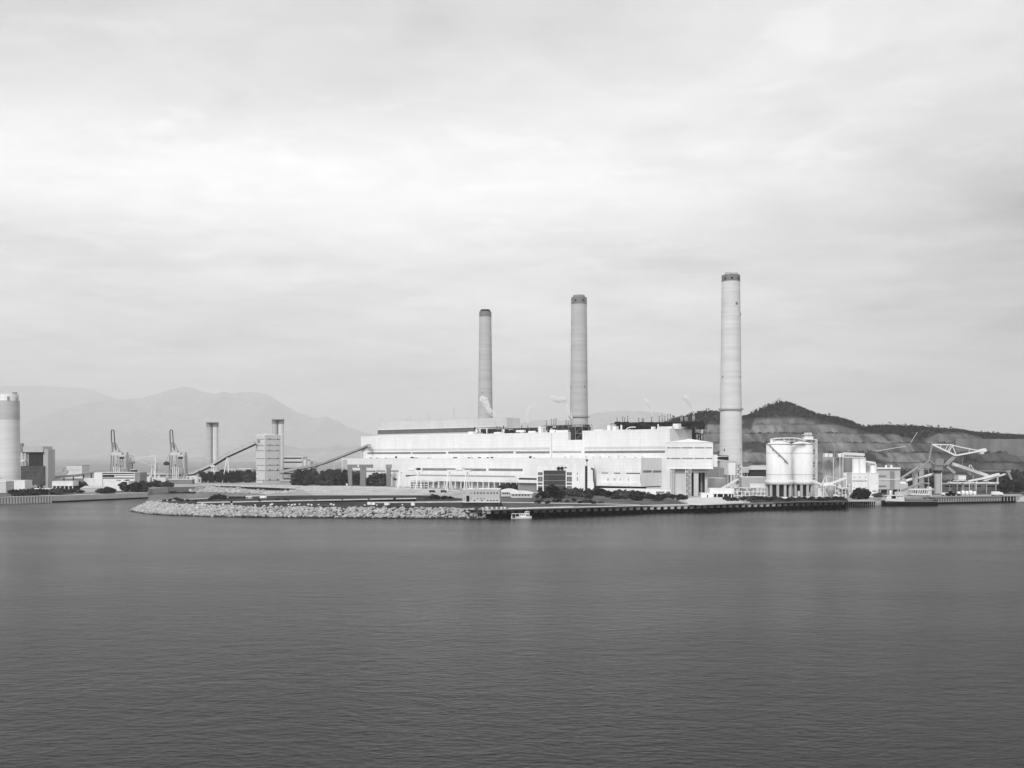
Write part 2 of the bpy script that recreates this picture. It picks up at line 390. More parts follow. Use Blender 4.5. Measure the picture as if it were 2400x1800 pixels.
sheet('shore_path', [(1000,1177),(1090,1173.5),(1180,1176),(1320,1179),(1430,1180.6),(1500,1182.5),(1500,1183.4),(1430,1181.8),(1320,1180.2),(1180,1177.6),(1090,1175.4),(1000,1178.4)], G+.07, M['pave'])
sheet('forecourt', [(1600,1167),(1690,1164),(1730,1170),(1745,1180),(1640,1184),(1615,1183)], G+.05, M['pave'])
sheet('left_yard_grass', [(-100,1169),(120,1160),(338,1152),(343,1141),(240,1139),(100,1141),(-100,1146)], G+.04, M['grass'])
sheet('right_yard', [(1990,1163),(2060,1161.5),(2190,1160),(2382,1158.5),(2500,1158),(2500,1148),(2100,1148),(1990,1155)], G+.04, M['grass'])
sheet('silo_yard_grass', [(1750,1170),(1985,1168),(1990,1177),(1760,1178.5)], G+.05, M['grassd'])
qd = Fr(1137,586,QYAW); QL = (QB-QA).length
poly('quay_apron', [qd.P(12,-1.4,G+.09),qd.P(qd.u(1700),-1.4,G+.09),qd.P(qd.u(1700),3.4,G+.09),qd.P(0,3.4,G+.09)], M['pave'])
# sandy corner past the pier
poly('sand_spit', [XG(2383,803,.3),XG(2600,803,.3),XG(2600,850,G+.02),XG(2388,850,G+.02)], M['gravel'])

# rock armour on the breakwater slope: a bed and its boulders
mb = MB()
rw = [XG(p[0], DG(p[1],0), -.6) for p in rockwater]; rt = [WG(*p) for p in rocktop]
for i in range(len(rw)-1): mb.add([rw[i],rw[i+1],rt[i+1],rt[i]], [(0,1,2,3)])
tag(mb.build('breakwater_slope', M['rockd']), kind='structure')
def boulder(mb, c, r, rr):
    pts = []
    for (th, n) in ((.5,5),(1.25,6),(2.1,5)):
        for k in range(n):
            a = 2*math.pi*k/n+th
            q = r*rr.uniform(.55,1.3)
            pts.append(Vector((math.sin(th)*math.cos(a)*q*1.1, math.sin(th)*math.sin(a)*q, math.cos(th)*q*.8))+c)
    t = c+Vector((0,0,r*.75)); pts.append(t)
    n = len(mb.v); mb.v += pts; f = []
    for k in range(5): f.append((15+1, k, (k+1)%5))
    f = [(16, k, (k+1)%5) for k in range(5)]
    for k in range(5):
        f.append((k, 5+k, 5+(k+1)%6)); f.append((k, 5+(k+1)%6, (k+1)%5))
    f.append((0, 10, 5))
    for k in range(5):
        f.append((5+k, 11+k, 5+(k+1)%6)); f.append((5+(k+1)%6, 11+k, 11+(k+1)%5))
    mb.f += [tuple(i+n for i in q) for q in f]; mb.sm += [False]*len(f)
mb = MB(); rr = random.Random(3)
for i in range(len(rw)-1):
    A, B, C_, D_ = rw[i], rw[i+1], rt[i], rt[i+1]
    area = (B-A).length*((C_-A).length+(D_-B).length)/2
    for _ in range(int(area*.95)):
        a, b = rr.random(), .12+.9*rr.random()
        p = (A*(1-a)+B*a)*(1-b)+(C_*(1-a)+D_*a)*b
        r = rr.choice((.3,.35,.45,.5,.6,.7,.85,1.15))
        boulder(mb, p+Vector((0,0,rr.uniform(0,.55)+.3)), r, rr)
tag(mb.build('rock_armour', M['rockm']), 'pale boulders heaped along the breakwater slope', 'boulders', kind='stuff')
mb = MB(); rr = random.Random(5)
for _ in range(420):
    i = rr.randrange(5); a, b = rr.random(), rr.random()
    p = (bot[i]*(1-a)+bot[i+1]*a)*(1-b)+(top[i]*(1-a)+top[i+1]*a)*b
    boulder(mb, p+Vector((0,0,.2)), rr.choice((.5,.8,1.2,1.6)), rr)
tag(mb.build('bank_stones', M['rockm']), 'small pale stones scattered on the inner basin bank', 'stones', kind='stuff')
# ------------------------------------------------------------------ far mountains
def ridge(name, pts, D, front, m, seed, base=0):
    rr = random.Random(seed); mb = MB(); cols = []
    x = pts[0][0]; step = 8
    def yy(px):
        for (a, b) in zip(pts, pts[1:]):
            if a[0] <= px <= b[0]:
                t = (px-a[0])/(b[0]-a[0]); t2 = t*t*(3-2*t)*.5+t*.5; return a[1]+(b[1]-a[1])*t2
        return pts[-1][1]
    prof = [(1.0-k/10) for k in range(11)]
    n = 0
    while x <= pts[-1][0]:
        top = W(x, yy(x)+1.2*noise.noise(Vector((x*.05, seed, 0)))*2, D)
        for k, s in enumerate(prof+[-.3]):
            dep = D-front*(1-s) if s >= 0 else D+front*.6
            sp = noise.noise(Vector((x*.012, (1-s)*1.3+seed, .5)))
            hgt = max(base, top.z*(max(0,s)**1.25)*(1+.35*sp*(1-max(s,0))*3*max(s,0)))
            if s < 0: hgt = base
            mb.v.append(Vector((top.x*dep/D if False else top.x+sp*220*(1-abs(s)), dep, hgt-3 if s in (0,) or s < 0 else hgt)))
        n += 1; x += step
    m_ = len(prof)+1
    for i in range(n-1):
        for k in range(m_-1): mb.f.append((i*m_+k, i*m_+k+1, (i+1)*m_+k+1, (i+1)*m_+k)); mb.sm.append(True)
    o = mb.build(name, m); tag(o, kind='structure'); return o
ridge('distant_range', [(-500,1000),(-200,945),(0,905),(100,905),(190,910),(215,913),(240,922),(262,931),(300,950),(380,990),(480,1050)], 29000, 3500, M['mount'], 6)
ridge('mountains', [(-60,1074),(60,1000),(150,958),(215,943),(285,936),(330,933),(380,920),(405,911),(432,906),(455,911),(480,920),(505,923),(522,917),(545,922),(575,919),(608,919),(635,928),(660,945),(700,968),(740,980),(765,977),(790,986),(820,1003),(870,1017),(950,1034),(1050,1056),(1150,1074)], 21500, 4400, M['mount'], 1)
ridge('far_hills', [(420,1079),(480,1070),(560,1066),(620,1050),(665,1043),(700,1050),(725,1051),(785,1043),(815,1048),(850,1045),(930,1050),(1040,1062),(1120,1079)], 12500, 1500, M['mount'], 4)
ridge('island_hills', [(1130,1050),(1170,1004),(1215,992),(1255,985),(1292,984),(1330,986),(1372,975),(1405,966),(1440,964),(1500,963),(1545,967),(1590,976),(1650,1000),(1740,1060)], 17000, 2600, M['mount'], 9)

# ------------------------------------------------------------------ terraced hill behind the plant
RL = [(1480,1040),(1540,1000),(1575,985),(1610,978),(1640,968),(1665,966),(1690,974),(1725,983),(1745,979),(1770,966),(1792,956),(1815,948),(1830,944),(1845,947),(1862,955),(1885,966),(1905,973),(1925,977),(1950,980),(1972,986),(1990,996),(2008,1007),(2020,1003),(2052,1000),(2075,1001),(2100,1000),(2140,1002),(2180,1007),(2230,1010),(2280,1017),(2330,1021),(2400,1024),(2600,1030),(3000,1040),(3600,1052)]
BL = [(1480,1045),(1560,1010),(1600,990),(1680,985),(1742,979),(1830,977),(1850,981),(1900,990),(1940,999),(1985,1012),(2050,1016),(2100,1030),(2122,1024),(2140,1014),(2190,1013),(2235,1024),(2242,1029),(3600,1056)]  # forest lower edge
def interp(pts, x):
    if x <= pts[0][0]: return pts[0][1]
    for a, b in zip(pts, pts[1:]):
        if a[0] <= x <= b[0]: return a[1]+(b[1]-a[1])*(x-a[0])/(b[0]-a[0])
    return pts[-1][1]
HY0, HY1 = 1120.0, 1400.0
def hill_z(px, s):
    """height at picture column px, s=0 at the foot, 1 on the ridge; returns z, cover"""
    zr = H-(interp(RL, px)-HY)/FP*HY1
    yb = interp(BL, px)
    zb = H-(yb-HY)/FP*(HY0+(HY1-HY0)*.72)
    zb = min(zb, zr-2)
    if s > .72:
        t = (s-.72)/.28
        return zb+(zr-zb)*math.sin(t*math.pi/2)**.9, 0
    t = s/.72; raw = G+(zb-G)*t+3.4*noise.noise(Vector((px*.0055,s*1.5,8)))*math.sin(t*math.pi)
    lev = 12.5; q = (raw-G)/lev; k = math.floor(q); fr = q-k
    st = 0 if fr < .45 else (fr-.45)/.55
    return G+(k+st)*lev, (1 if fr >= .45 else 2)
mb = MB(); cov = []; pxs = [1480+6*i for i in range(260)]; NS = 90
wood_pts = []; brush = []
for px in pxs:
    for j in range(NS+1):
        s = j/NS; Y = HY0+(HY1-HY0)*s
        z, c = hill_z(px, s)
        n1 = noise.noise(Vector((px*.02, s*7, 0))); n3 = noise.noise(Vector((px*.004, s*2, 4)))
        X = (px-CX)/FP*HY1
        z += n1*1.0*(1 if 0 < s else 0)
        mb.v.append(Vector((X, Y+8*n3, z)))
        pt = noise.noise(Vector((px*.012, s*4.5, 11)))+.5*noise.noise(Vector((px*.04, s*13, 5)))
        if c and pt > .34: c = 3
        if c == 0: v = .05; wood_pts.append((X,Y,z))
        elif c == 1: v = .165+.06*n1+.05*noise.noise(Vector((px*.09, s*5, 2)))
        elif c == 3: v = .055; brush.append((X,Y,z)); brush.append((X,Y,z))
        else: v = .07; brush.append((X,Y,z))
        if px > 2050 and c: # greener lower right flank
            v *= .55+.15*n3
        if px > 2245 and s > .55 and c: v = .19
        if 2110 < px < 2240 and s > .5 and c: v = .11
        cov.append(v)
n = NS+1
for i in range(len(pxs)-1):
    for j in range(NS): mb.f.append((i*n+j, (i+1)*n+j, (i+1)*n+j+1, i*n+j+1)); mb.sm.append(True)
base_n = len(mb.v)
for i, px in enumerate(pxs):                      # back slope
    mb.v.append(Vector(((px-CX)/FP*HY1, HY1+260, G-2))); cov.append(.06)
for i in range(len(pxs)-1): mb.f.append((i*n+NS, (i+1)*n+NS, base_n+i+1, base_n+i)); mb.sm.append(True)
hill = mb.build('terraced_hill', M['hill'])
at = hill.data.attributes.new('cover', 'FLOAT', 'POINT'); at.data.foreach_set('value', cov)
tag(hill, kind='structure')
def hit_hill(X, Y):
    px = X/HY1*FP+CX; s = (Y-HY0)/(HY1-HY0)
    if not (0 <= s <= 1 and 1480 <= px <= 3030): return None
    return hill_z(px, s)
# forest over the upper hill and brush along the benches
rr = random.Random(21); mb = MB()
for (X,Y,z) in wood_pts:
    if X > 760: continue
    if rr.random() < .50:
        h = rr.uniform(1.6,3.6)
        if Y > HY1-8: h *= rr.choice((.6,.9,1.4,2.0)) if noise.noise(Vector((X*.03,1,1))) > -.25 else .7
        mb.leafs((X+rr.uniform(-2,2),Y+rr.uniform(-2,2),z+h*.5), (rr.uniform(1.8,3.2),rr.uniform(1.8,3.2),h*.6), 12, 1.5, rr)
tag(mb.build('hilltop_wood', M['leaf']), 'dark dense wood covering the upper hill', 'wood', kind='stuff')
mb = MB()
for (X,Y,z) in brush:
    if X > 760: continue
    d = noise.noise(Vector((X*.02, Y*.05, 3)))
    if rr.random() < .03+.7*max(0,d)+(.35 if X > 500 and Y < 1350 else 0):
        mb.leafs((X+rr.uniform(-2,2),Y+rr.uniform(-1,1),z+.8), (2.2,1.6,1.3), 9, 1.3, rr)
tag(mb.build('terrace_scrub', M['leaf2']), 'low scrub growing along the hill terraces', 'scrub', kind='stuff')
# dense dark scrub at the foot on the right
mb = MB(); 
for _ in range(1100):
    px = rr.uniform(2100,2420); D = rr.uniform(1010,1130); q = rr.random()
    if 2200 < px < 2270 and q < .5: continue
    p = XG(px, D); hh = rr.uniform(8,19) if px < 2200 else (rr.uniform(9,18) if px > 2335 else rr.uniform(3,8))
    mb.leafs(p+Vector((0,0,hh*.5)), (rr.uniform(2,4),3,hh*.55), 14+int(hh*2), 1.9, rr)
tag(mb.build('hillfoot_scrub', M['leaf']), 'dark scrub crowding the hill foot behind the coal machinery', 'scrub', kind='stuff')

# ------------------------------------------------------------------ trees
def make_tree(idx, dark=True, low=False):
    rr = random.Random(100+idx)
    t = thing('broadleaf_tree' if not low else 'shrub', '', 'tree' if not low else 'shrub', (0,0,0))
    mb = MB()
    if not low:
        mb.bar((0,0,0),(rr.uniform(-.3,.3),0,4.2),.7,.4,8)
        for k in range(5):
            a = k*1.26+rr.random(); mb.bar((0,0,rr.uniform(2,3.6)),(2.2*math.cos(a),2.2*math.sin(a),rr.uniform(5,7)),.32,.12,6)
        mb.build('trunk', M['bark'], t); mb = MB()
        for k in range(11):
            a = rr.uniform(0,6.28); q = rr.uniform(.3,3.0)
            mb.leafs((q*math.cos(a),q*math.sin(a),rr.uniform(1.3,8.4)), (rr.uniform(1.6,2.5),rr.uniform(1.6,2.5),rr.uniform(1.3,2.0)), 100, .8, rr)
    else:
        for k in range(4):
            a = k*1.6; mb.bar((0,0,0),(1.6*math.cos(a),1.6*math.sin(a),2.5),.3,.1,5)
        mb.build('stem', M['bark'], t); mb = MB()
        for k in range(8):
            a = rr.uniform(0,6.28); q = rr.uniform(.2,3.6)
            mb.leafs((q*math.cos(a),q*math.sin(a),rr.uniform(.9,3.2)*(1-q*.1)), (rr.uniform(1.4,2.2),rr.uniform(1.4,2.2),rr.uniform(.8,1.4)), 70, .75, rr)
    mb.build('crown' if not low else 'foliage', M['leaf'] if dark else M['leaf2'], t)
    return t
protos = {('t',i): make_tree(i, i != 3) for i in range(4)}
protos.update({('s',i): make_tree(10+i, i != 2, True) for i in range(3)})
used = set()
def plant(kind, px, D, h, label, group, rr=R):
    i = rr.randrange(4 if kind == 't' else 3); key = (kind, i); src = protos[key]
    hh = 10.0 if kind == 't' else 4.2
    s = h/hh; sxy = s*rr.uniform(.9,1.25)
    loc = XG(px, D); rz = rr.uniform(0,6.28)
    if key not in used:
        used.add(key); o = src; o.location = loc; o.rotation_euler = (0,0,rz); o.scale = (sxy,sxy,s); o['label'] = label; o['group'] = group
        return o
    return dup(src, loc, rz, (sxy,sxy,s), label, group)
def grove(kind, x0, x1, n, D0, D1, h0, h1, label, group, prof=None):
    n = int(n*1.35); h0 *= 1.1; h1 *= 1.12
    rr = random.Random(int(x0*7+x1))
    for k in range(n):
        px = x0+(x1-x0)*(k+rr.random()*.8)/n
        h = rr.uniform(h0,h1)*(prof(px) if prof else 1)
        plant(kind, px, rr.uniform(D0,D1), h, label, group, rr)
grove('t', 474, 600, 20, 1230, 1290, 11, 15, 'dark leafy tree in the grove just left of the tall banded tower', 'trees between the sloping conveyor and the tall tower')
grove('t', 684, 772, 16, 1100, 1170, 10, 17, 'dark leafy tree in the big grove right of the tall banded tower', 'trees below the thin rising conveyor', lambda p: .7 if p < 700 else (1 if p < 725 else 1.1))
grove('t', 765, 846, 14, 1090, 1160, 11, 17, 'dark leafy tree just left of the grey cross-shaped duct legs', 'trees left of the grey duct legs')
grove('t', 862, 960, 17, 1085, 1125, 11, 14, 'dark leafy tree in the rounded grove right of the grey duct legs', 'trees right of the grey duct legs', lambda p: .75 if p < 875 else 1)
grove('s', 30, 82, 6, 800, 830, 3.5, 5.5, 'dark shrub on the left quay below the cut-off chimney', 'shrubs at the foot of the left chimney')
grove('s', 92, 150, 7, 820, 850, 3.5, 6, 'dark shrub on the left quay in front of the small white shed', 'shrubs before the small white shed')
grove('s', 150, 230, 6, 860, 900, 2.2, 3.6, 'low dark shrub before the wide shallow-roofed building', 'shrubs before the shallow-roofed building')
grove('s', 236, 262, 4, 850, 870, 4, 6, 'round dark shrub at the lower left corner of the big white store', 'shrubs at the left corner of the white store')
grove('t', 268, 345, 14, 890, 960, 6, 9.5, 'dark bushy tree on the quay corner right of the big white store', 'trees on the left quay corner')
grove('s', 330, 395, 8, 1030, 1090, 4, 7, 'dark shrub along the inner basin wall', 'shrubs along the inner basin wall')
grove('t', 173, 206, 7, 930, 965, 5, 8, 'dark tree behind the small white shed', 'trees behind the small white shed')
grove('s', 1180, 1258, 10, 930, 960, 4.5, 6.5, 'dark shrub at the left foot of the white office block', 'shrubs left of the office block')
grove('t', 1258, 1328, 14, 740, 835, 5, 8.5, 'dark bushy tree on the grass in front of the glass wall', 'trees before the glass wall', lambda p: 1.1 if 1280 < p < 1310 else .7)
grove('s', 1345, 1480, 17, 745, 850, 2.2, 6.8, 'dark shrub on the shore grass before the white annex', 'shrubs before the white annex')
grove('s', 1440, 1608, 23, 705, 800, 2, 6.2, 'dark shrub on the shore grass left of the stilted bunker house', 'shrubs left of the stilted bunker house', lambda p: 1 if p < 1570 else .7)
grove('s', 1250, 1420, 9, 650, 700, 1.6, 2.6, 'low grey-green shrub close behind the quay apron', 'low shrubs behind the quay apron')
grove('t', 1999, 2036, 5, 735, 755, 6, 8, 'dark round tree on the shore in front of the white block with two silos', 'trees before the white two-silo block')
grove('s', 2050, 2075, 4, 765, 790, 3, 4, 'dark shrub between the round trees and the moored ship', 'shrubs beside the moored ship')
grove('t', 2340, 2400, 9, 850, 950, 7, 12, 'dark tree at the right edge behind the pier end', 'trees behind the pier end')
grove('s', 1700, 1975, 34, 700, 738, 1.2, 3, 'low dark shrub in the strip between the silos and the quay', 'shrub strip below the silos')

# ------------------------------------------------------------------ chimneys
def chimney(px, D, ytop, xw_top, xw_bot, name_label, m, band=None, ring=None, base_z=G, spots=(), cap=True, capm='midgrey'):
    k = D/FP; x = (px-CX)*k; zt = H-(ytop-HY)*k; r1, r0 = xw_top/2*k, xw_bot/2*k
    t = thing('chimney', name_label, 'chimney', (x, D, base_z))
    def rad(z): return r0+(r1-r0)*((z-base_z)/(zt-base_z))
    body = MB().cyl(x, D, base_z, zt, r0, r1, 56); 
    b = body.build('shaft', m, t)
    if band:
        zb = H-(band[0]-HY)*k; mb = MB().cyl(x, D, zb, zt+.1, rad(zb)+.12, rad(zt)+.12, 56)
        o = mb.build('top_band', M[band[1]], t)
    if cap:
        mb = MB(); 
        if cap == 'flues':
            for dx, dy, hh in ((-.35,-.3,2.6),(.35,-.3,2.2),(0,.4,2.9)): mb.cyl(x+dx*r1, D+dy*r1, zt, zt+hh, r1*.36, r1*.36, 20)
        elif cap == 'crown':
            mb.cyl(x, D, zt, zt+2.8, r1*.8, r1*.74, 24)
        else:
            mb.cyl(x, D, zt, zt+2.6, r1*.86, r1*.80, 24)
        mb.build('flue_cap', M[capm], t)
    if ring:
        for zy in ring:
            zr = H-(zy-HY)*k; mb = MB().rev(x, D, [(rad(zr),zr-.5),(rad(zr)+1.5,zr-.1),(rad(zr)+1.5,zr+.2),(rad(zr),zr+.2)], 48)
            for i in range(36):
                a = i*math.pi/18; q = rad(zr)+1.4; c, s_ = math.cos(a), math.sin(a)
                mb.bar((x+q*c,D+q*s_,zr+.2),(x+q*c,D+q*s_,zr+1.3),.14)
            mb.rev(x, D, [(rad(zr)+1.35,zr+1.2),(rad(zr)+1.5,zr+1.2),(rad(zr)+1.5,zr+1.4),(rad(zr)+1.35,zr+1.4),(rad(zr)+1.35,zr+1.2)], 48)
            mb.build('access_gallery', M['midgrey'], t)
    for (sx, sy, w_, h_, mm) in spots:             # openings and lamps on the shaft
        z = H-(sy-HY)*k; q = rad(z); dx = (sx-px)*k; dx = max(-q*.97, min(q*.97, dx)); dy = -math.sqrt(q*q-dx*dx)
        f = Fr(0,1); ang = math.atan2(dy, dx)
        c = Vector((x+dx, D+dy, z)); n_ = Vector((math.cos(ang), math.sin(ang), 0)); tt = Vector((-n_.y, n_.x, 0))
        p = []
        for zz in (-h_/2, h_/2):
            for (o_, e) in ((-w_/2,-.3),(w_/2,-.3),(w_/2,.25),(-w_/2,.25)): p.append(c+tt*o_+n_*e+Vector((0,0,zz)))
        MB().hexa(p).build('opening' if mm != 'steelw' else 'warning_lamp', M[mm], t)
    return t
chimney(1713, 997, 646, 42, 54, 'tallest chimney, pale concrete with grey top band and gallery, right of the stilted bunker house', M['chimp'], (661,'midgrey'), (961,),
        spots=[(1697,655,2,2.4,'dgrey'),(1711,655,2,2.4,'dgrey'),(1727,655,2,2.4,'dgrey'),(1722,714,2.4,2.6,'midgrey'),(1733,738,1.2,3.5,'dgrey'),(1692,884,.9,1.8,'dgrey'),(1731,884,1.2,1.8,'midgrey'),(1694,1055,1.0,2.2,'dgrey'),(1731,1054,.8,1.8,'midgrey')], cap='flues', capm='lightgrey')
chimney(1357, 1136, 698, 36, 45, 'middle one of the three tall chimneys, grey with darker top band, behind the roof notch', M['chim'], (714,'midgrey'), (978,),
        spots=[(1348,706,2,2.4,'dgrey'),(1366,706,2,2.4,'dgrey'),(1338,907,.9,2,'dgrey'),(1369,907,.9,2,'dgrey')], cap='crown', capm='grey')
chimney(1137.5, 1240, 731, 28, 38, 'leftmost and most distant of the three tall chimneys, dark cap, behind the long penthouse', M['chim'], (743,'midgrey'), None,
        spots=[(1150,782,1,1,'steelw'),(1151.5,821,1,1,'steelw'),(1131,921,1.6,1.6,'midgrey'),(1152,921,1.6,1.6,'midgrey')], cap=True, capm='dark')
c = chimney(21, 933, 940, 45, 50, 'short stout pale chimney with white collar cut off by the left edge', M['chimp'], (984,'chim'), None, cap=False)
k = 933/FP; x = (21-CX)*k; zt = H-(940-HY)*k
MB().cyl(x, 933, zt, zt+6.3, 8.5, 8.4, 40).build('white_collar', M['white2'], c)
for sx in (19, 39): MB().box(Fr(sx,924.7 if sx < 30 else 928.2), -.8,.8,-.2,.4,zt,zt+4).build('slot', M['grey'], c)
MB().cyl(x+5.4, 933, zt+6.3, zt+8.2, 2.1, 2.1, 18).build('flue_cap', M['grey'], c)

def twin_stack(px, D, ytop, w, label):
    k = D/FP; x = (px-CX)*k; zt = H-(ytop-HY)*k; r = w*k/4.15
    t = thing('twin_flue_chimney', label, 'chimney', (x, D, G), 0)
    for s in (-1,1):
        MB().cyl(x+s*r*1.08, D, G, zt, r*1.02, r*.98, 28).build('flue', M['chim'] if s < 0 else M['chimp'], t)
        MB().cyl(x+s*r*1.08, D, zt-5.5, zt+.1, r*1.1, r*1.1, 28).build('top_band', M['grey'], t)
    MB().box(Fr(px,D+r*.7), -r*.5, r*.5, 0, r*.6, G, zt-3).build('dark_gap_fill', M['black'], t)  # black filler painting the dark gap between the two flues
    MB().cyl(x, D, zt+.1, zt+.9, r*2.3, r*2.3, 24).build('top_platform', M['lightgrey'], t)
    return t
twin_stack(498, 1330, 991, 27, 'pair of joined grey flues standing behind the sloping conveyor')
twin_stack(651.5, 1300, 984, 27, 'pair of joined grey flues partly hidden behind the tall banded tower')

# ------------------------------------------------------------------ main power hall
def bands(fr, parent, rows, m, w=-.12, dep=.3, name='window_band'):
    for (x0,x1,y0,y1) in rows:
        MB().pbox(fr, x0, x1, y0, y1, w, w+dep).build(name, m, parent)
def parapet(fr, u0, u1, w0, w1, z, m, parent, t=.5, h=.8, name='parapet'):
    mb = MB(); mb.box(fr,u0-.15,u1+.15,w0-.15,w0+t,z,z+h).box(fr,u0-.15,u1+.15,w1-t,w1+.15,z,z+h).box(fr,u0-.15,u0+t,w0+t,w1-t,z,z+h).box(fr,u1-t,u1+.15,w0+t,w1-t,z,z+h)
    return mb.build(name, m, parent)
YAW = -40.2
FM = Fr(1570, 900, YAW)
hall = tfr('power_hall', 'huge white power station hall with long grey window bands, behind everything along the shore', 'power station', FM)
zt = 60.3; zn = FM.z(1350,1031)
uL, uA, uB = FM.u(846), FM.u(1332), FM.u(1365)
pts = [(uL,G),(0,G),(0,zt+.9),(uB,zt+.9),(uB,zn),(uA,zn),(uA,zt),(uL,zt)]
MB().prism(FM, pts, 0, 60).build('wall', M['white'], hall)
parapet(FM, uL, uA, 0, 60, zt+.02, M['white2'], hall)
parapet(FM, uB, 0, 0, 60, zt+.92, M['white2'], hall)
MB().box(FM, FM.u(1293)-.3, FM.u(1293)+.3, -.25, -.02, G, zt).build('downpipe', M['lightgrey'], hall)
bands(FM, hall, [(861,963,1060.3,1064.2),(966.5,1045,1060,1064)], M['midgrey'])
bands(FM, hall, [(1050.5,1203,1058.5,1063),(1209,1288,1058.5,1062.8),(1370,1558,1056.8,1062)], M['glassg'])
bands(FM, hall, [(1295,1362,1057,1061.6)], M['glasss'])
MB().pbox(FM, 861, 1288, 1050.5, 1055.5, -.1, .2).build('louvre_band', M['off'], hall)
MB().pbox(FM, 1370, 1560, 1047, 1052.5, -.1, .2).build('louvre_band', M['off'], hall)
for (x0,x1,y) in ((861,1045,1059),(1050,1288,1057),(1370,1560,1055.6)):
    MB().pbox(FM, x0, x1, y-.8, y+.5, -.7, 0).build('ledge', M['white2'], hall)
# right end: taller set-back piece
MB().box(FM, -14, 0.25, 3, 32.2, zt+1.9, FM.ze(1590,1000)).build('end_penthouse', M['white'], hall)
MB().box(FM, FM.u(1577,8), FM.u(1590,8), 8, 13, zt+1.7, FM.ze(1590,993.5)).build('stair_head', M['white2'], hall)

# penthouse along the left half
pent = tfr('roof_penthouse', 'long pale penthouse with a dark louvre strip, left half of the great hall roof', 'penthouse', FM, u=uL, w=30, z=zt)
w0 = 34
MB().pbox(FM, 885, 1188, 985, 1020, w0, w0+22, z0=zt+.02, z1=FM.z(1036,984,w0)).build('wall', M['off'], pent)
MB().pbox(FM, 885.3, 1116, 1008, 1015, w0-.3, w0, z0=FM.z(1000,1015.2,w0), z1=FM.z(1000,1005.5,w0)).build('louvre_strip', mat('roof_louvre', .13, .6, .1, .2, (1,1,3), (4,9,.85,.75)), pent)
MB().pbox(FM, 885, 1186, 1004, 1005.4, w0-1.0, w0, z0=FM.z(1000,1005,w0), z1=FM.z(1000,1004,w0)).build('ledge', M['white2'], pent)
MB().pbox(FM, 872, 1110, 1019, 1022.5, w0-12, w0-.3, z0=zt+.05, z1=zt+1.9).build('lower_step', M['white2'], pent)
for px, hh in ((953,3),(961,5),(1005,8),(1064,14),(1069,2)):
    u = FM.u(px,w0+3); z0 = FM.z(1036,984,w0); MB().bar(FM.P(u,w0+3,z0),FM.P(u,w0+3,z0+hh),.25).build('aerial', M['steelg'], pent)

# boiler house steelwork on the roof
def steel(parent, fr, u0, u1, w0, w1, z0, z1, n, rr, dens=1.0, m='dgrey'):
    mb = MB(); cols = max(2, int((u1-u0)/6)); lv = max(1, int((z1-z0)/5))
    for i in range(cols+1):
        u = u0+(u1-u0)*i/cols
        for w in (w0, w1): mb.bar(fr.P(u,w,z0),fr.P(u,w,z1),.5)
        for l in range(lv+1):
            z = z0+(z1-z0)*l/lv; mb.bar(fr.P(u,w0,z),fr.P(u,w1,z),.4)
            if i < cols:
                u2 = u0+(u1-u0)*(i+1)/cols; mb.bar(fr.P(u,w0,z),fr.P(u2,w0,z),.5)
                if l < lv and rr.random() < .45: mb.bar(fr.P(u,w0,z),fr.P(u2,w0,z+(z1-z0)/lv),.3)
    mb.build('steel_frame', M[m], parent)
    mb = MB()
    for _ in range(n):
        a = rr.uniform(u0,u1-2); b = min(u1, a+rr.uniform(2,9)); z = rr.uniform(z0,z1-2); zz = min(z1, z+rr.uniform(1.2,4)); w = rr.uniform(w0+1,w1-3)
        mb.box(fr,a,b,w,w+2.5,z,zz)
    mb.build('machinery', M['dark'], parent)
def stacks(parent, fr, w, lst, m='steelg', r=.55):
    for (px, y0, y1) in lst:
        u = fr.u(px,w); p, q = fr.P(u,w,fr.z(px,y1,w)), fr.P(u,w,fr.z(px,y0,w))
        mb = MB().bar(p,q,r*2,r*2,8); q2 = q+Vector((0,0,-.2)); mb.bar(q2,q2+Vector((0,0,.8)),r*2.8,r*2.8,8)
        mb.build('vent_pipe', M[m], parent)
rr = random.Random(31)
b1 = tfr('boiler_roof_plant', 'low dark tangle of pipes and frames on the hall roof right of the penthouse', 'roof plant', FM, u=FM.u(1115,20), w=20, z=zt)
zr0 = zt+.9
steel(b1, FM, FM.u(1116,20), FM.u(1258,20), 20, 32, zr0, FM.z(1190,1004.5,20), 36, rr)
mb = MB()
for px, y0 in ((1116,1006),(1125,1005),(1141,1004),(1181,1006)): 
    u = FM.u(px,16); mb.bar(FM.P(u,16,zt+.9),FM.P(u,16,FM.z(px,y0,16)),1.3,1.3,8)
mb.pbox(FM,1097,1108,1011.5,1018,12,18,z0=zt+.1).pbox(FM,1158,1172,1012.5,1018,12,18,z0=zt+.1).pbox(FM,1209,1228,1008,1013,12,15).pbox(FM,1238,1254,1010,1015,12,17,z0=zt+.1)
mb.build('white_ductwork', M['white2'], b1)
mb = MB(); pp = [(1205,1006.5),(1225,1004.5),(1248,1005),(1258,1009),(1258.5,1012)]
for a, b in zip(pp, pp[1:]): mb.bar(FM.P(FM.u(a[0],14),14,FM.z(a[0],a[1],14)),FM.P(FM.u(b[0],14),14,FM.z(b[0],b[1],14)),1.5,1.5,8)
mb.build('crossover_pipe', M['dgrey'], b1)
stacks(b1, FM, 24, [(1112,1002,1008),(1165,1000,1006),(1172,1001,1006),(1180,999,1006),(1223,999,1006),(1237,1000,1006)], 'dgrey', .4)

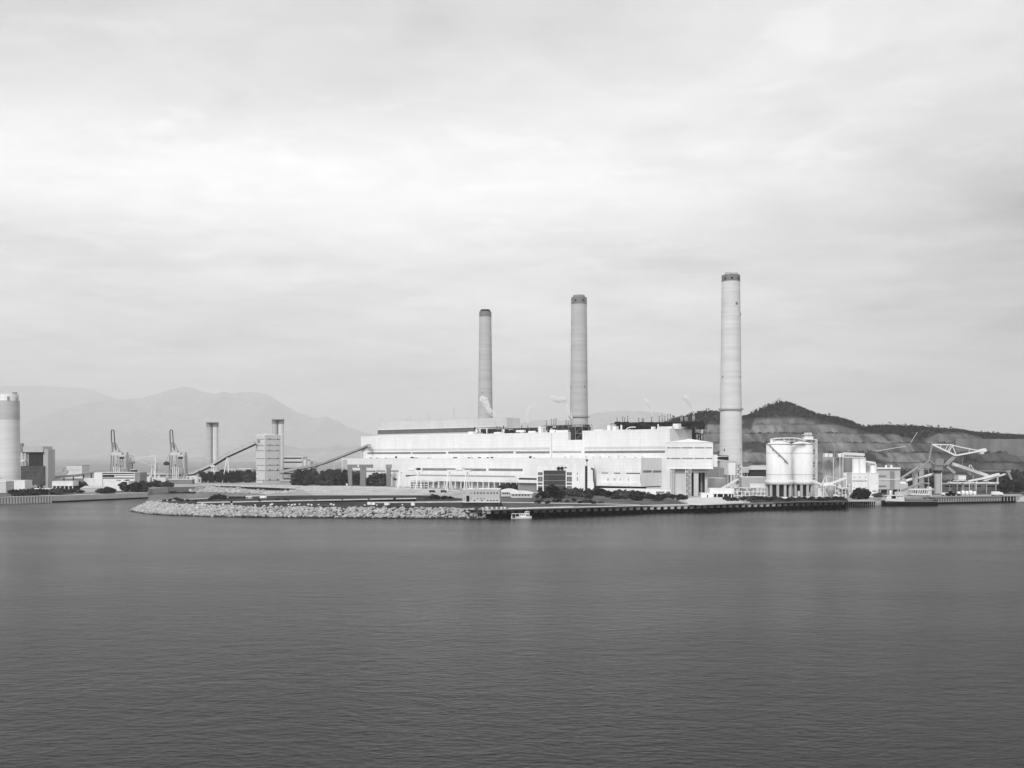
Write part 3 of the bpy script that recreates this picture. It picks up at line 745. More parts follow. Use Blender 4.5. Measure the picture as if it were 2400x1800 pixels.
b2 = tfr('boiler_steelwork', 'dark steelwork and duct standing in the roof notch before the middle chimney', 'boiler plant', FM, u=FM.u(1348,10), w=10, z=zn)
steel(b2, FM, FM.u(1268,16), FM.u(1368,16), 18, 30, zt+.9, FM.z(1320,996.5,18), 30, rr, m='midgrey')
steel(b2, FM, FM.u(1332.6,6), FM.u(1364.6,6), 6, 17, zn+.05, FM.z(1348,1000,6), 46, rr, m='grey')
MB().pbox(FM,1336,1345,1001,1030.5,4,5.8,z0=zn+.02).build('duct', M['dgrey'], b2)
MB().pbox(FM,1262,1268,1000,1012,10,14,z0=zt+.9).pbox(FM,1288,1300,1007,1014,8,12,z0=zt+.9).pbox(FM,1303,1331,1008,1014,6,10,z0=zt+.9).build('white_ductwork', M['white2'], b2)
stacks(b2, FM, 22, [(1281,986,997),(1292,983,997),(1298,984,997),(1303,982,997),(1327,986,997),(1332,987,997),(1340,984,997)])
b3 = tfr('boiler_house_top', 'long dark steel boiler top crowded with upright vents over the right half of the hall', 'boiler plant', FM, u=FM.u(1430,12), w=12, z=zt)
steel(b3, FM, FM.u(1432,20), FM.u(1636,20), 20, 36, zt+1.9, FM.z(1535,990.5,20), 80, rr)
mb = MB()
mb.box(FM, FM.u(1446,24), FM.u(1620,24), 23, 34, FM.z(1535,1000,20), FM.z(1535,991.5,20))
for _ in range(34):
    px = rr.uniform(1440,1612); y = rr.uniform(988.5,992); a = FM.u(px,24); mb.box(FM, a, a+rr.uniform(1.5,6), 23, 26, FM.z(px,993,24), FM.z(px,y,24))
for px in range(1444,1630,5): u = FM.u(px,21); mb.bar(FM.P(u,21,FM.z(px,993,21)),FM.P(u,21,FM.z(px,989.5,21)),.25)
mb.build('boiler_casing', M['black'], b3)
mb = MB()
mb.pbox(FM,1423,1430,997,1009,10,15,z0=zt+1.8).pbox(FM,1436,1443,999,1008,10,15,z0=zt+1.8).pbox(FM,1454,1457,996,1008,10,11,z0=zt+1.8).pbox(FM,1526,1531,1000,1008,10,14,z0=zt+1.8)
mb.pbox(FM,1540,1572,1002,1007,8,12,z0=zt+1.8).pbox(FM,1541,1543,994,1005,9,10,z0=zt+1.8).pbox(FM,1392,1410,1006.5,1009,8,12,z0=zt+1.8)
for a, b in zip([(1466,1008),(1472,1003),(1478,1001),(1488,1001)], [(1472,1003),(1478,1001),(1488,1001),(1490,1001)]):
    mb.bar(FM.P(FM.u(a[0],9),9,FM.z(a[0],a[1],9)),FM.P(FM.u(b[0],9),9,FM.z(b[0],b[1],9)),.9,.9,8)
mb.build('white_ductwork', M['white2'], b3)
stacks(b3, FM, 26, [(1446,980,992),(1459,978,991),(1464,980,991),(1471,976,990),(1497,981,991),(1505,982,991),(1508,982,991),(1527,978,991),(1545,976,989),(1552,974,989),(1558,976,989),(1565,972,988),(1571,971.5,988),(1596,978,989),(1599,978,989),(1606,978,989),(1610,979,989),(1624,975,989),(1627,975,989)])
# steel tower at the right end, behind the bunker house
b4 = tfr('boiler_end_frame', 'open dark steel frame at the right end of the hall, above the bunker house roof', 'boiler plant', FM, u=12, w=34, z=G)
ft = Fr(1612, 945, YAW); fq = Fr(1613, 930, 0)
MB().box(fq, 0, 6.5, 0, 10, G, fq.z(1620,992)).build('casing', M['dark'], b4)
mb = MB()
for (x0,x1,y0) in ((1614,1641,995),(1614,1647,1017)):
    a, b = fq.u(x0), fq.u(x1); z = fq.z(x0,y0)
    for u in (a, (a+b)/2, b):
        for w in (0, 9): mb.bar(fq.P(u,w,G), fq.P(u,w,z), .7)
    for zz in (z, z-8):
        mb.bar(fq.P(a,0,zz),fq.P(b,0,zz),.7).bar(fq.P(a,9,zz),fq.P(b,9,zz),.6).bar(fq.P(b,0,zz),fq.P(b,9,zz),.6)
    for i in range(5):
        z2 = z-i*5; mb.bar(fq.P(a,0,z2),fq.P((a+b)/2,0,z2-5),.4).bar(fq.P((a+b)/2,0,z2-5),fq.P(b,0,z2),.4)
mb.build('steel_frame', M['dgrey'], b4)
MB().box(fq, fq.u(1629), fq.u(1639), 2, 7, fq.z(1634,1016), fq.z(1634,1004)).build('hopper', M['lightgrey'], b4)

# lower hall in front
FL = Fr(1503, 880, YAW)
low = tfr('turbine_hall', 'long lower white turbine hall running in front of the great hall at half its height', 'power station', FL)
ua = FL.u(801)
zl = H-.02
MB().box(FL, ua, 0, 0, 33.0, G, zl).build('wall', M['white'], low)
parapet(FL, ua, 0, 0, 33, zl+.01, M['white2'], low, h=.5)
bands(FL, low, [(990,1139,1097.6,1103.4),(1145,1225,1098.2,1104)], M['glassg'])
bands(FL, low, [(951,969,1113.5,1117)], M['dark'])
bands(FL, low, [(969,1207,1113.6,1120.6)], M['glasss'])
bands(FL, low, [(802,812,1096.3,1100)], M['dark'])
MB().pbox(FL, 803, 812.5, 1077, 1138, -.4, -.05, z0=G).build('corner_panel', M['lightgrey'], low)
bands(FL, low, [(823,880,1103,1105),(882,903,1103,1105),(916,940,1103,1105)], M['black'])
bands(FL, low, [(972,985,1097,1102.5)], M['black'], w=-1)
MB().pbox(FL, 960, 972, 1097.5, 1104, -1.5, 0).build('vent_box', M['white2'], low)
bands(FL, low, [(1410,1425,1107.8,1109.6),(1439,1454,1108,1110),(1468,1500,1108.5,1110.6)], M['dark'])
for k, (x0,x1) in enumerate(((1507.5,1527),(1530.5,1550),(1554.5,1570))):         # end wall windows
    wa, wb = FL.w(x0), FL.w(min(x1,1550.5))
    if wb > wa+.5: MB().box(FL, -.1, .15, wa, wb, FL.ze(x0,1107.6), FL.ze(x0,1102.6)).build('window_band', M['midgrey'], low)
MB().box(FL, -.1, .12, .5, 32, FL.ze(1530,1141.5), FL.ze(1530,1139.6)).build('shadow_strip', M['black'], low)  # shadow line on the end wall, painted as a black strip
# things standing on the lower roof edge
rr = random.Random(8); mb = MB(); md = MB()
for px in (866,881,902,926,962,966,973,1001,1005,1062,1067,1096,1103,1121,1140,1150,1240,1250):
    u = FL.u(px, 6); hh = rr.uniform(.9,2.6); MB().box(FL,u,u+rr.uniform(.8,2.2),6,8,zl+.01,zl+hh).build('dark_roof_unit', M['dark'], low)
for px in (1310,1330,1362,1378,1392,1398,1420,1437,1450,1480,1494):
    u = FL.u(px, 6); MB().box(FL,u,u+rr.uniform(2,6),6,10,zl+.01,zl+rr.uniform(1.5,3)).build('pale_roof_unit', M['white2'], low)

# workshop range in front: fascia over open bays
FN = Fr(1213, 948, YAW)
ws = tfr('workshop_range', 'long low white workshop with open dark bays under a white fascia, before the turbine hall', 'workshop', FN)
ux = FN.u(960); zf = FN.z(1213,1120)
MB().box(FN, ux, 0, 0, 14, FN.z(1200,1131), zf).build('fascia', M['white'], ws)
MB().box(FN, ux, 0, 5, 13.8, G, FN.z(1200,1131)-.02).build('bay_wall', M['lightgrey'], ws)
for px in list(range(962,1212,13)):
    MB().pbox(FN, px, px+1.6, 1131, 1148, .3, 1.4, z0=G, z1=FN.z(1200,1131)-.05).build('column', M['white2'], ws)
rr = random.Random(4)
for px in range(966,1206,9):
    if rr.random() < .62:
        hgt = rr.uniform(4.5,7.6); MB().pbox(FN, px, px+rr.uniform(3,7.5), 1134, 1148, 4.8, 4.95, z0=G, z1=G+hgt).build('bay_door', M[rr.choice(['dark','grey','midgrey'])], ws)
FW = Fr(1258, 905, YAW)
aw = tfr('loading_shed', 'white shed with one long black opening between the workshop and the office block', 'shed', FW)
MB().pbox(FW, 1213, 1258, 1117, 1150, 0, 12, z0=FW.z(1250,1132), z1=FW.z(1250,1116.5)).build('wall', M['white'], aw)
MB().pbox(FW, 1214, 1257, 1133, 1150, 3, 12, z0=G, z1=FW.z(1250,1132)-.02).build('lower_wall', M['grey'], aw)
MB().pbox(FW, 1216, 1257.5, 1120.5, 1124.2, -.15, .2).build('opening', M['black'], aw)
# round-windowed side shed with slatted frame left of the workshops
FS = Fr(1030, 975, YAW)
sh = tfr('open_storage_rack', 'white open frame of square bays in front of the left gantry', 'rack', Fr(961,1030,0))
fo = Fr(961, 1000, -25); mb = MB()
for px in (961,969,977,985,993,1003): mb.pbox(fo, px, px+1.3, 1129, 1146, 0, 1, z0=G, z1=fo.z(980,1129))
for y in (1129,1134.5,1140): mb.pbox(fo, 961, 1004, y, y+1.2, .1, .9)
mb.build('frame', M['steelw'], sh)
MB().pbox(fo, 962, 1003, 1131, 1146, 2.5, 3, z0=G, z1=fo.z(980,1131)).build('back_panel', M['midgrey'], sh)
MB().pbox(fo, 960, 1022, 1128, 1129, -.2, 3.2).build('roof_sheet', M['white2'], sh)

# ------------------------------------------------------------------ office block and white annex
FO = Fr(1258, 893, -4)
of = tfr('office_block', 'bright white office block with a big square dark glass wall and columns of windows', 'office building', FO)
ztop = FO.z(1300,1090)
mb = MB(); mb.pbox(FO,1258,1274,1090,1152,0,20,z0=G,z1=ztop).pbox(FO,1326,1371,1090,1152,0,20,z0=G,z1=ztop).pbox(FO,1377,1392,1092,1152,0,20,z0=G,z1=ztop)
mb.pbox(FO,1274,1326,1090,1102.5,0,20,z1=ztop).pbox(FO,1274,1326,1103,1152,1.4,20,z0=G,z1=FO.z(1300,1102.5)).pbox(FO,1371,1377,1090,1152,1.5,20,z0=G,z1=ztop)
mb.build('wall', M['white2'], of)
MB().pbox(FO,1274.2,1325.8,1103,1148,.6,1.3,z0=FO.z(1300,1148)).build('glass_wall', M['glass'], of)
for (x0,x1) in ((1261,1271.5),(1328.5,1340)):
    for (y0,y1) in ((1107,1113.8),(1117.2,1128.5),(1131.4,1136),(1139.4,1147)):
        f = MB().pbox(FO,x0,x1,y0,y1,-.1,.1).build('window', M['dark'], of)
        MB().pbox(FO,x0+1.6,x1-1.6,y0+1.4,y1-1.2,-.16,-.11).build('pane', M['midgrey'], f)
for y in (1112,1125.5,1137,1147): MB().pbox(FO,1274.3,1325.7,y,y+1.6,.45,.6).build('spandrel', M['dgrey'] if y == 1147 else M['midgrey'], of)
for px in (1286,1298,1310): MB().pbox(FO,px,px+.7,1103.2,1147.5,.3,.44).build('mullion', M['dgrey'], of)
MB().pbox(FO,1371.3,1376.8,1093,1148,1.2,1.45).build('window_strip', M['black'], of)
for y in range(1098,1148,6): MB().pbox(FO,1371.3,1376.8,y,y+.9,.9,1.1).build('glazing_bar', M['midgrey'], of)
for (x0,x1,y0,y1) in ((1352.5,1354,1108,1112.5),(1352.5,1354,1118,1127)): MB().pbox(FO,x0,x1,y0,y1,-.1,.1).build('window', M['dark'], of)
for px in (1309,1317): 
    u = FO.u(px); z = FO.z(px,1097.5)
    MB().bar(FO.P(u,-.9,z),FO.P(u,0,z),3.0,3.0,14).build('vent_fan', M['black'], of)
mb = MB(); mb.pbox(FO,1322,1328,1094.5,1096,-1,0).build('canopy', M['dark'], of)
u = FO.u(1375.5,3); z = ztop; MB().bar(FO.P(u,3,z),FO.P(u,3,z+3.4),.5,.5,6).build('mast', M['dgrey'], of)
MB().rev(FO.P(u,3,0).x, FO.P(u,3,0).y, [(.05,z+3.2),(.9,z+3.6),(1.2,z+4.3),(.9,z+5),(.05,z+5.4)],12).build('radome', M['dgrey'], of)
parapet(FO, FO.u(1258), FO.u(1392), 0, 20, ztop+.01, M['white2'], of, h=.6)
mb = MB(); pp = [(1385,1098),(1389,1098),(1391,1100),(1391.5,1128),(1394,1133),(1394,1145)]
for a, b in zip(pp, pp[1:]): mb.bar(FO.P(FO.u(a[0],-1),-1,FO.z(a[0],a[1],-1)),FO.P(FO.u(b[0],-1),-1,FO.z(b[0],b[1],-1)),1.0,1.0,8)
mb.build('outer_pipe', M['dgrey'], of)
FA = Fr(1503, 862, YAW)
an = tfr('coal_mill_annex', 'bright white windowless annex between the office block and the stilted bunker house', 'annex', FA)
mb = MB(); mb.pbox(FA,1398,1500,1110,1140,0,10,z0=FA.z(1450,1140),z1=FA.z(1450,1111)); mb.build('wall', M['white2'], an)
MB().pbox(FA,1399,1502,1131,1138,-1.6,-.02,z0=FA.z(1450,1139),z1=FA.z(1450,1131)).build('lower_step', M['white2'], an)
MB().pbox(FA,1394,1503,1141,1145,2,9.8,z0=FA.z(1450,1146),z1=FA.z(1450,1140)-.02).build('shadow_recess', M['black'], an)  # shadow line under the annex, its blackness put into the colour
for px in (1423,1426,1438,1441,1453,1472): MB().pbox(FA,px,px+1.1,1121,1126.5,-.12,.1).build('slit_window', M['midgrey'], an)
FB = Fr(1570, 800, -20)
bs = tfr('low_white_building', 'long low white building with grey shutters half hidden by the shore shrubs', 'low building', FB)
MB().pbox(FB,1385,1572,1145,1165,0,14,z0=G,z1=FB.z(1480,1146)).build('wall', M['white2'], bs)
for (x0,x1,y0,y1) in ((1466,1484,1152,1156),(1489,1510,1152,1157),(1537,1557,1152,1156.5),(1562,1571,1152,1156.5)):
    MB().pbox(FB,x0,x1,y0,y1,-.12,.1).build('shutter', M['midgrey'], bs)

# ------------------------------------------------------------------ stilted coal bunker house
FK = Fr(1612, 792, -9)
bk = tfr('bunker_house', 'large white windowed box raised high on columns, right end of the power hall', 'bunker house', FK)
ul, ur = FK.u(1562), FK.u(1671); zb, ze_, za = FK.z(1612,1098), FK.z(1671,1037), FK.z(1612,1032)
MB().prism(FK, [(ul,zb),(ur,zb),(ur,ze_),(ul,ze_)], 0, 40).build('wall', M['white'], bk)
mb = MB(); mb.v = [FK.P(ul-.3,-.3,ze_+.02),FK.P(ur+.3,-.3,ze_+.02),FK.P(ur+.3,40.3,ze_+.02),FK.P(ul-.3,40.3,ze_+.02),FK.P(ul+18,20,za+1.6),FK.P(ur-18,20,za+1.6)]
mb.f = [(0,1,5,4),(1,2,5),(2,3,4,5),(3,0,4),(3,2,1,0)]; mb.sm = [False]*5
mb.build('roof', M['white2'], bk)
for y in (1049.5, 1074.5):
    for (x0,x1) in ((1563,1571),(1573,1595),(1597.5,1624),(1627,1651),(1653.5,1669)):
        MB().pbox(FK,x0,x1,y-1.3,y+1.3,-.12,.1).build('window_band', M['glassg'], bk)
MB().box(FK,ul-.3,ur+.3,-.35,-.02,zb-.4,zb+.5).build('bottom_edge', M['white2'], bk)
MB().box(FK,ur+.02,FK.u(1682),4,30,FK.z(1676,1094,4),FK.z(1676,1066,4)).build('side_bay', M['white'], bk)
MB().box(FK,FK.u(1572),FK.u(1660),2,34,zb-3.2,zb-.42).build('floor_beam', M['grey'], bk)
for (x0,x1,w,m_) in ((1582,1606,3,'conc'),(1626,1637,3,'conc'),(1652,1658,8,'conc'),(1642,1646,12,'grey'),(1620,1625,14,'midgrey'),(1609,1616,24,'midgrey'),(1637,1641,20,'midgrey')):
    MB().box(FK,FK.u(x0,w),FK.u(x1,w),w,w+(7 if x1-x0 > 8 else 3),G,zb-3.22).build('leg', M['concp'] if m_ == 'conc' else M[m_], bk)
for (x0,x1,w) in ((1572,1582.5,7),(1606.5,1627,11),(1638,1653,16)): MB().box(FK,FK.u(x0,w),FK.u(x1,w),w,w+1,G,zb-3.22).build('shade_backing', M['dgrey'], bk)  # dark backing added so the gaps behind lattice and legs look shaded
for (xa,xb,w) in ((1606.5,1619.5,.2),(1573,1580,.4)):
    ua_, ub_ = FK.u(xa,w), FK.u(xb,w); mb = MB(); d = 4.5
    for u in (ua_,ub_):
        for ww in (w,w+d): mb.bar(FK.P(u,ww,G),FK.P(u,ww,zb-.45),.38)
    nst = 10
    for i in range(nst):
        z0, z1 = G+(zb-G-.5)*i/nst, G+(zb-G-.5)*(i+1)/nst
        a, b = (ua_,ub_) if i % 2 else (ub_,ua_)
        mb.slab(FK.P(a,w+.4,z0),FK.P(b,w+.4,z1),.5,1.0); mb.slab(FK.P(b,w+d-1,z0),FK.P(a,w+d-1,z1),.4,.9)
        mb.bar(FK.P(ua_,w,z1),FK.P(ub_,w,z1),.28); mb.bar(FK.P(ua_,w+d,z1),FK.P(ub_,w+d,z1),.28); mb.bar(FK.P(a,w,z0),FK.P(b,w,z1),.2)
    mb.build('stair_tower', M['steelw'], bk)
# precipitator ducts behind and the small works right of it
FD = Fr(1660, 930, -15)
dk = tfr('flue_gas_duct_house', 'dark grey duct house behind the stilted bunker legs', 'duct house', FD)
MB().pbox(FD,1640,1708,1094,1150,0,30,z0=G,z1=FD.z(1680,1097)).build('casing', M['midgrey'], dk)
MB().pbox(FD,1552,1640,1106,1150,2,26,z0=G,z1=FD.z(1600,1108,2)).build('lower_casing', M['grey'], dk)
for px in (1686,1690,1694): 
    p = XG(px,870,0); MB().bar((p.x,870,20),(p.x,870,26+R.random()*3),.5,.5,6).build('vent_pipe', M['steelg'], dk)
def simple(name, label, cat, px0, px1, y0, y1, D, dep, yaw, m, group=None, wins=(), wm='dark', roofm=None, base=None, z0=None, roof=None, wname='window'):
    f = Fr((px0+px1)/2, D, yaw); t = tfr(name, label, cat, f, group)
    zz = G if z0 is None else z0
    zt_ = f.z((px0+px1)/2, y0); a, b = f.u(px0), f.u(px1)
    MB().box(f, a, b, 0, dep, zz, zt_).build('wall', M[m], t)
    if roof == 'gable':
        h = (b-a)*.09+.5; MB().prism(f, [(a-.3,zt_+.02),(b+.3,zt_+.02),((a+b)/2,zt_+h)], -.3, dep+.3).build('roof', M[roofm or 'grey'], t)
    elif roof == 'shed':
        mb = MB(); mb.v = [f.P(a-.3,-.3,zt_+.02),f.P(b+.3,-.3,zt_+.02),f.P(b+.3,dep+.3,zt_+.02),f.P(a-.3,dep+.3,zt_+.02),f.P(a+dep*.1,dep/2,zt_+dep*.16),f.P(b-dep*.1,dep/2,zt_+dep*.16)]
        mb.f = [(0,1,5,4),(1,2,5),(2,3,4,5),(3,0,4),(3,2,1,0)]; mb.sm = [False]*5; mb.build('roof', M[roofm or 'grey'], t)
    else:
        MB().box(f, a-.2, b+.2, -.2, dep+.2, zt_+.02, zt_+.5).build('roof', M[roofm or 'white2'], t)
    for (x0,x1,ya,yb) in wins: MB().pbox(f,x0,x1,ya,yb,-.1,.1).build(wname, M[wm], t)
    return t, f
simple('ash_bin', 'plain white box hung high beside the foot of the tallest chimney', 'hopper house', 1704,1726,1084,1113, 880, 12, 0, 'white2', z0=Fr(1715,880).z(1715,1113))
# its legs are part of the bin
t_ = [o for o in COL.objects if o.name == 'ash_bin'][0]; f = Fr(1715,880)
for px in (1706,1724):
    for w in (1,11): MB().bar(f.P(f.u(px),w,G),f.P(f.u(px),w,f.z(1715,1113)-.02),.7).build('leg', M['steelg'], t_)
simple('pump_annex', 'light grey plain box below the duct house, left of the white hung box', 'annex', 1664,1700,1121.5,1150, 855, 14, 0, 'lightgrey')
br = thing('pipe_bridge', 'thin truss bridge from the bunker house side bay to the chimney foot', 'bridge', W(1693,1078,830))
mb = MB(); mb.slab(W(1681,1070,815),W(1706,1069,845),.8,3).slab(W(1681,1078,815),W(1728,1083,845),.9,3)
for i in range(5): mb.bar(W(1681+5*i,1070,815+6*i),W(1686+5*i,1079,821+6*i),.35)
mb.bar(W(1706,1069,845),W(1706,1085,845),.8); mb.bar(W(1706,1085,845),XG(1706,845),.7).bar(W(1728,1083,845),XG(1728,845),.7)
mb.build('truss', M['steelw'], br); MB().slab(W(1682,1074,816),W(1705,1073.5,844),4.6,2).build('duct', M['dgrey'], br)
st = thing('stair_tower', 'narrow white stair tower with dark landings right of the hung white box', 'stair tower', XG(1733,822))
f = Fr(1733,822); mb = MB(); md = MB(); za_, zc = f.z(1733,1087), G
for px in (1727.5,1738.5):
    for w in (0,5): mb.bar(f.P(f.u(px),w,G),f.P(f.u(px),w,za_),.5)
for i in range(12):
    z = G+(za_-G)*i/12; z2 = z+(za_-G)/12; a, b = f.u(1728), f.u(1738)
    if i % 2: a, b = b, a
    mb.slab(f.P(a,.6,z),f.P(b,.6,z2),.5,1.1); mb.box(f,f.u(1727.5),f.u(1738.5),0,5,z2-.25,z2)
    md.box(f, f.u(1731.5), f.u(1734.8), 2.2, 3.4, z+.6, z2-.6)
mb.build('stairs', M['steelw'], st); md.build('lift_doors', M['black'], st)
MB().box(f, f.u(1727.2), f.u(1738.8), 4.2, 5.2, G, za_).build('back_wall', M['lightgrey'], st)
ip = thing('inclined_conveyor', 'short white inclined conveyor climbing to the stair tower at the chimney foot', 'conveyor', XG(1710,815))
mb = MB().slab(W(1690,1146,810),W(1728,1124,820),.8,2.5).slab(W(1700,1140,812),W(1728,1139,820),1.2,2.5)
for i in range(6): 
    a = W(1694+6*i,1143.6-3.4*i,811); mb.bar(a, Vector((a.x,a.y,W(1700,1140,812).z)), .3)
mb.build('gallery', M['steelw'], ip)
[MB().bar(W(px,1139,813),XG(px,813),.5).build('trestle', M['steelw'], ip) for px in (1702,1714,1726)]
g, f = simple('garage_building', 'low white building with big dark vehicle bays near the quay, below the hung box', 'garage', 1664,1720,1146,1157, 772, 12, 0, 'white2', z0=Fr(1692,772).z(1692,1157.5))
MB().pbox(f,1673,1719,1158,1175,4,11,z0=G,z1=f.z(1692,1157.5)-.02).build('back_wall', M['dark'], g)
for px in (1664,1671.5,1680,1695,1706,1714): MB().pbox(f,px,px+1.8,1157.5,1175,.2,1.6,z0=G,z1=f.z(1692,1157.5)-.02).build('pillar', M['white2'], g)
MB().pbox(f,1682,1694,1161,1175,3.5,3.9,z0=G,z1=G+4.2).build('bay_door', M['black'], g)
simple('site_wall_block', 'low plain white block before the legs of the stilted bunker house', 'low building', 1644,1671,1157,1176, 768, 8, 0, 'white2', wins=[(1657,1659.5,1160,1173)])
mb = MB(); f = Fr(1640,745)
o = MB().pbox(f,1603,1680,1169,1183,0,1,z0=G,z1=f.z(1640,1170.5)).build('retaining_wall', M['concp']); tag(o, 'long plain pale wall at the back of the quay, below the stilted bunker house', 'wall')
pr = thing('pipe_rack', 'white open pipe rack with pumps between the garage and the silos', 'pipe rack', XG(1760,770))
mb = MB(); md = MB(); rr = random.Random(12); f = Fr(1760,770)
for px in range(1720,1798,9):
    mb.bar(f.P(f.u(px),0,G),f.P(f.u(px),0,f.z(px,rr.choice((1140,1146,1150)))),.45); mb.bar(f.P(f.u(px),8,G),f.P(f.u(px),8,f.z(px,1142)),.4)
for y in (1143,1152,1161): mb.bar(f.P(f.u(1720),0,f.z(1760,y)),f.P(f.u(1796),0,f.z(1760,y)),.4)
for _ in range(26):
    a = rr.uniform(1722,1788); y = rr.uniform(1143,1168); md.pbox(f,a,a+rr.uniform(2,8),y,y+rr.uniform(1.5,6),rr.uniform(1,5),7)
mb.build('frame', M['steelw'], pr); md.build('pumps', M['grey'], pr)
simple('plain_grey_building', 'mid grey windowless building between the stair tower and the silos', 'building', 1738,1797,1119,1150, 815, 16, 0, 'conc')
simple('white_ledge_building', 'small white upper storey block left of the silo skirt', 'building', 1758,1796,1135,1142, 800, 5, 0, 'white2', z0=Fr(1777,800).z(1777,1142))
t_ = [o for o in COL.objects if o.name == 'white_ledge_building'][0]; f = Fr(1777,800)
for px in (1759,1771,1783,1794): MB().pbox(f,px,px+2,1142,1160,.5,2,z0=G,z1=f.z(1777,1142)-.02).build('pillar', M['conc'], t_)
# hangar with hipped roof behind
fh = Fr(1778, 900); hg = tfr('hipped_roof_hangar', 'dark open hangar with a pale hipped roof behind the left silo', 'hangar', fh)
a, b, z0, z1 = fh.u(1757), fh.u(1812), fh.z(1778,1101), fh.z(1778,1091)
mb = MB(); mb.v = [fh.P(a,0,z0),fh.P(b,0,z0),fh.P(b,24,z0),fh.P(a,24,z0),fh.P(a+4,9,z1),fh.P(b-4,9,z1),fh.P(b-4,15,z1),fh.P(a+4,15,z1)]
mb.f = [(0,1,5,4),(1,2,6,5),(2,3,7,6),(3,0,4,7),(4,5,6,7),(3,2,1,0)]; mb.sm = [False]*6; mb.build('roof', M['lightgrey'], hg)
MB().box(fh,a+1,b-1,2,22,G,z0-.02).build('wall', M['dgrey'], hg)
simple('switch_room', 'small pale box on posts behind the pipe rack, left of the hipped hangar', 'cabin', 1740,1755,1096,1108, 880, 8, 0, 'lightgrey', z0=Fr(1747,880).z(1747,1108))
t_ = [o for o in COL.objects if o.name == 'switch_room'][0]; f = Fr(1747,880)
for px in (1742,1753): MB().bar(f.P(f.u(px),3,G),f.P(f.u(px),3,f.z(1747,1108)-.02),.9).build('leg', M['steelg'], t_)

# ------------------------------------------------------------------ twin white ash silos
def big_silo(px, D, rpx, label, stair):
    k = D/FP; x = (px-CX)*k; r = rpx*k; Z = lambda y: H-(y-HY)*k
    t = thing('storage_silo', label, 'silo', (x, D, G), 0, 'twin big white silos')
    MB().rev(x, D, [(r,Z(1124)),(r,Z(1041)),(r*.98,Z(1040.6))], 56).build('shell', M['white2'], t)
    MB().rev(x, D, [(r*.98,Z(1040.6)),(r*.8,Z(1038.2)),(r*.5,Z(1035.6)),(r*.2,Z(1034.2)),(.01,Z(1034))], 56).build('dome', M['white2'], t)
    MB().rev(x, D, [(r*.3,Z(1135)),(r+.9,Z(1135)),(r+.9,Z(1124.5)),(r*.98,Z(1124.2))], 56).build('skirt', M['white'], t)
    for y in (1062, 1112): MB().rev(x, D, [(r,Z(y+.5)),(r+.14,Z(y+.4)),(r+.14,Z(y-.4)),(r,Z(y-.5))], 56).build('hoop', M['lightgrey'], t)
    MB().rev(x, D, [(r+.05,Z(1042)),(r+.3,Z(1042)),(r+.3,Z(1040.4)),(r+.05,Z(1040.2))], 56).build('rim', M['lightgrey'], t)
    for i in range(10):
        a = 2*math.pi*(i+.5)/10-.35; q = r*.93
        MB().cyl(x+q*math.cos(a), D+q*math.sin(a), G, Z(1135)-.01, 1.15, 1.15, 12).build('leg', M['conc'], t)
    MB().cyl(x, D+r*.15, G, Z(1135.3), r*.85, r*.85, 24).build('shade_core', M['dark'], t)  # dark cylinder added to stand in for the shade between the legs
    MB().cyl(x-2.5, D-3, G, G+4, 2.6, 2.6, 20).cyl(x+4.5, D-2, G, G+3.2, 2.2, 2.2, 20).build('pump_housing', M['white2'], t)
    if stair:
        mb = MB(); pr = None
        for i in range(25):
            s = i/24; a = math.radians(-152+88*s); z = Z(1041)+(Z(1086)-Z(1041))*s**1.05
            p = Vector((x+(r+.5)*math.cos(a), D+(r+.5)*math.sin(a), z))
            if pr: mb.slab(pr, p, .7, .9)
            if i in (6,13,20): mb.box(Fr(0,1),0,0,0,0,0,0) if False else mb.bar(p,p+Vector((0,0,-1.2)),1.2)
            pr = p
        mb.build('spiral_stair', M['steelg'], t)
    return t
big_silo(1825.5, 792, 29, 'left one of the two big white ash silos, with a stair winding down its side', True)
big_silo(1880, 806, 24.5, 'right one of the two big white ash silos, beside the lattice lift tower', False)
tw = thing('silo_top_gantry', 'arched white pipe gantry spanning the tops of the two big white silos', 'gantry', W(1850,1036,795))
mb = MB(); pts = [(1809,1036),(1809,1029),(1822,1027),(1840,1026.5),(1862,1026.5),(1876,1029),(1886,1033)]
for a, b in zip(pts, pts[1:]): mb.slab(W(a[0],a[1],792), W(b[0],b[1],794), .8, 2.4); 
for (px,y) in ((1815,1028),(1826,1027),(1838,1027),(1850,1027),(1862,1027),(1874,1029)): mb.bar(W(px,y,793),W(px,1037,793),.35)
mb.slab(W(1812,1033,793),W(1886,1034,796),.5,2).slab(W(1836,1031,790),W(1850,1036,790),.5,.5)
mb.build('walkway', M['steelw'], tw)
lt = thing('lift_tower', 'tall open lattice lift tower with a white head house right of the big silos', 'tower', XG(1910,800))
f = Fr(1910,800); zt_ = f.z(1910,1030)
MB().lattice(f.P(0,3,G), f.P(0,3,zt_), 4.0, .36, 9).build('lattice_frame', M['steelw'], lt)
MB().bar(f.P(f.u(1915.5),1,G),f.P(f.u(1915.5),1,zt_),.5).bar(f.P(f.u(1905),1,zt_),f.P(f.u(1916),1,zt_),.5).build('guide_rail', M['steelw'], lt)
f2 = Fr(1894,800); mb = MB(); mb.pbox(f2,1886,1906,1023,1029,0,6).pbox(f2,1888,1902,1014,1022.6,1,5).pbox(f2,1884,1905,1017.6,1018.6,-.5,6.5)
mb.pbox(f2,1884,1908,1029.2,1030.4,-1,6)
mb.build('head_house', M['white2'], lt)
mb = MB()
for px in (1889,1893.5,1898): mb.pbox(f2,px,px+1.6,1014.5,1017.2,.8,1)
mb.build('window', M['dark'], lt)
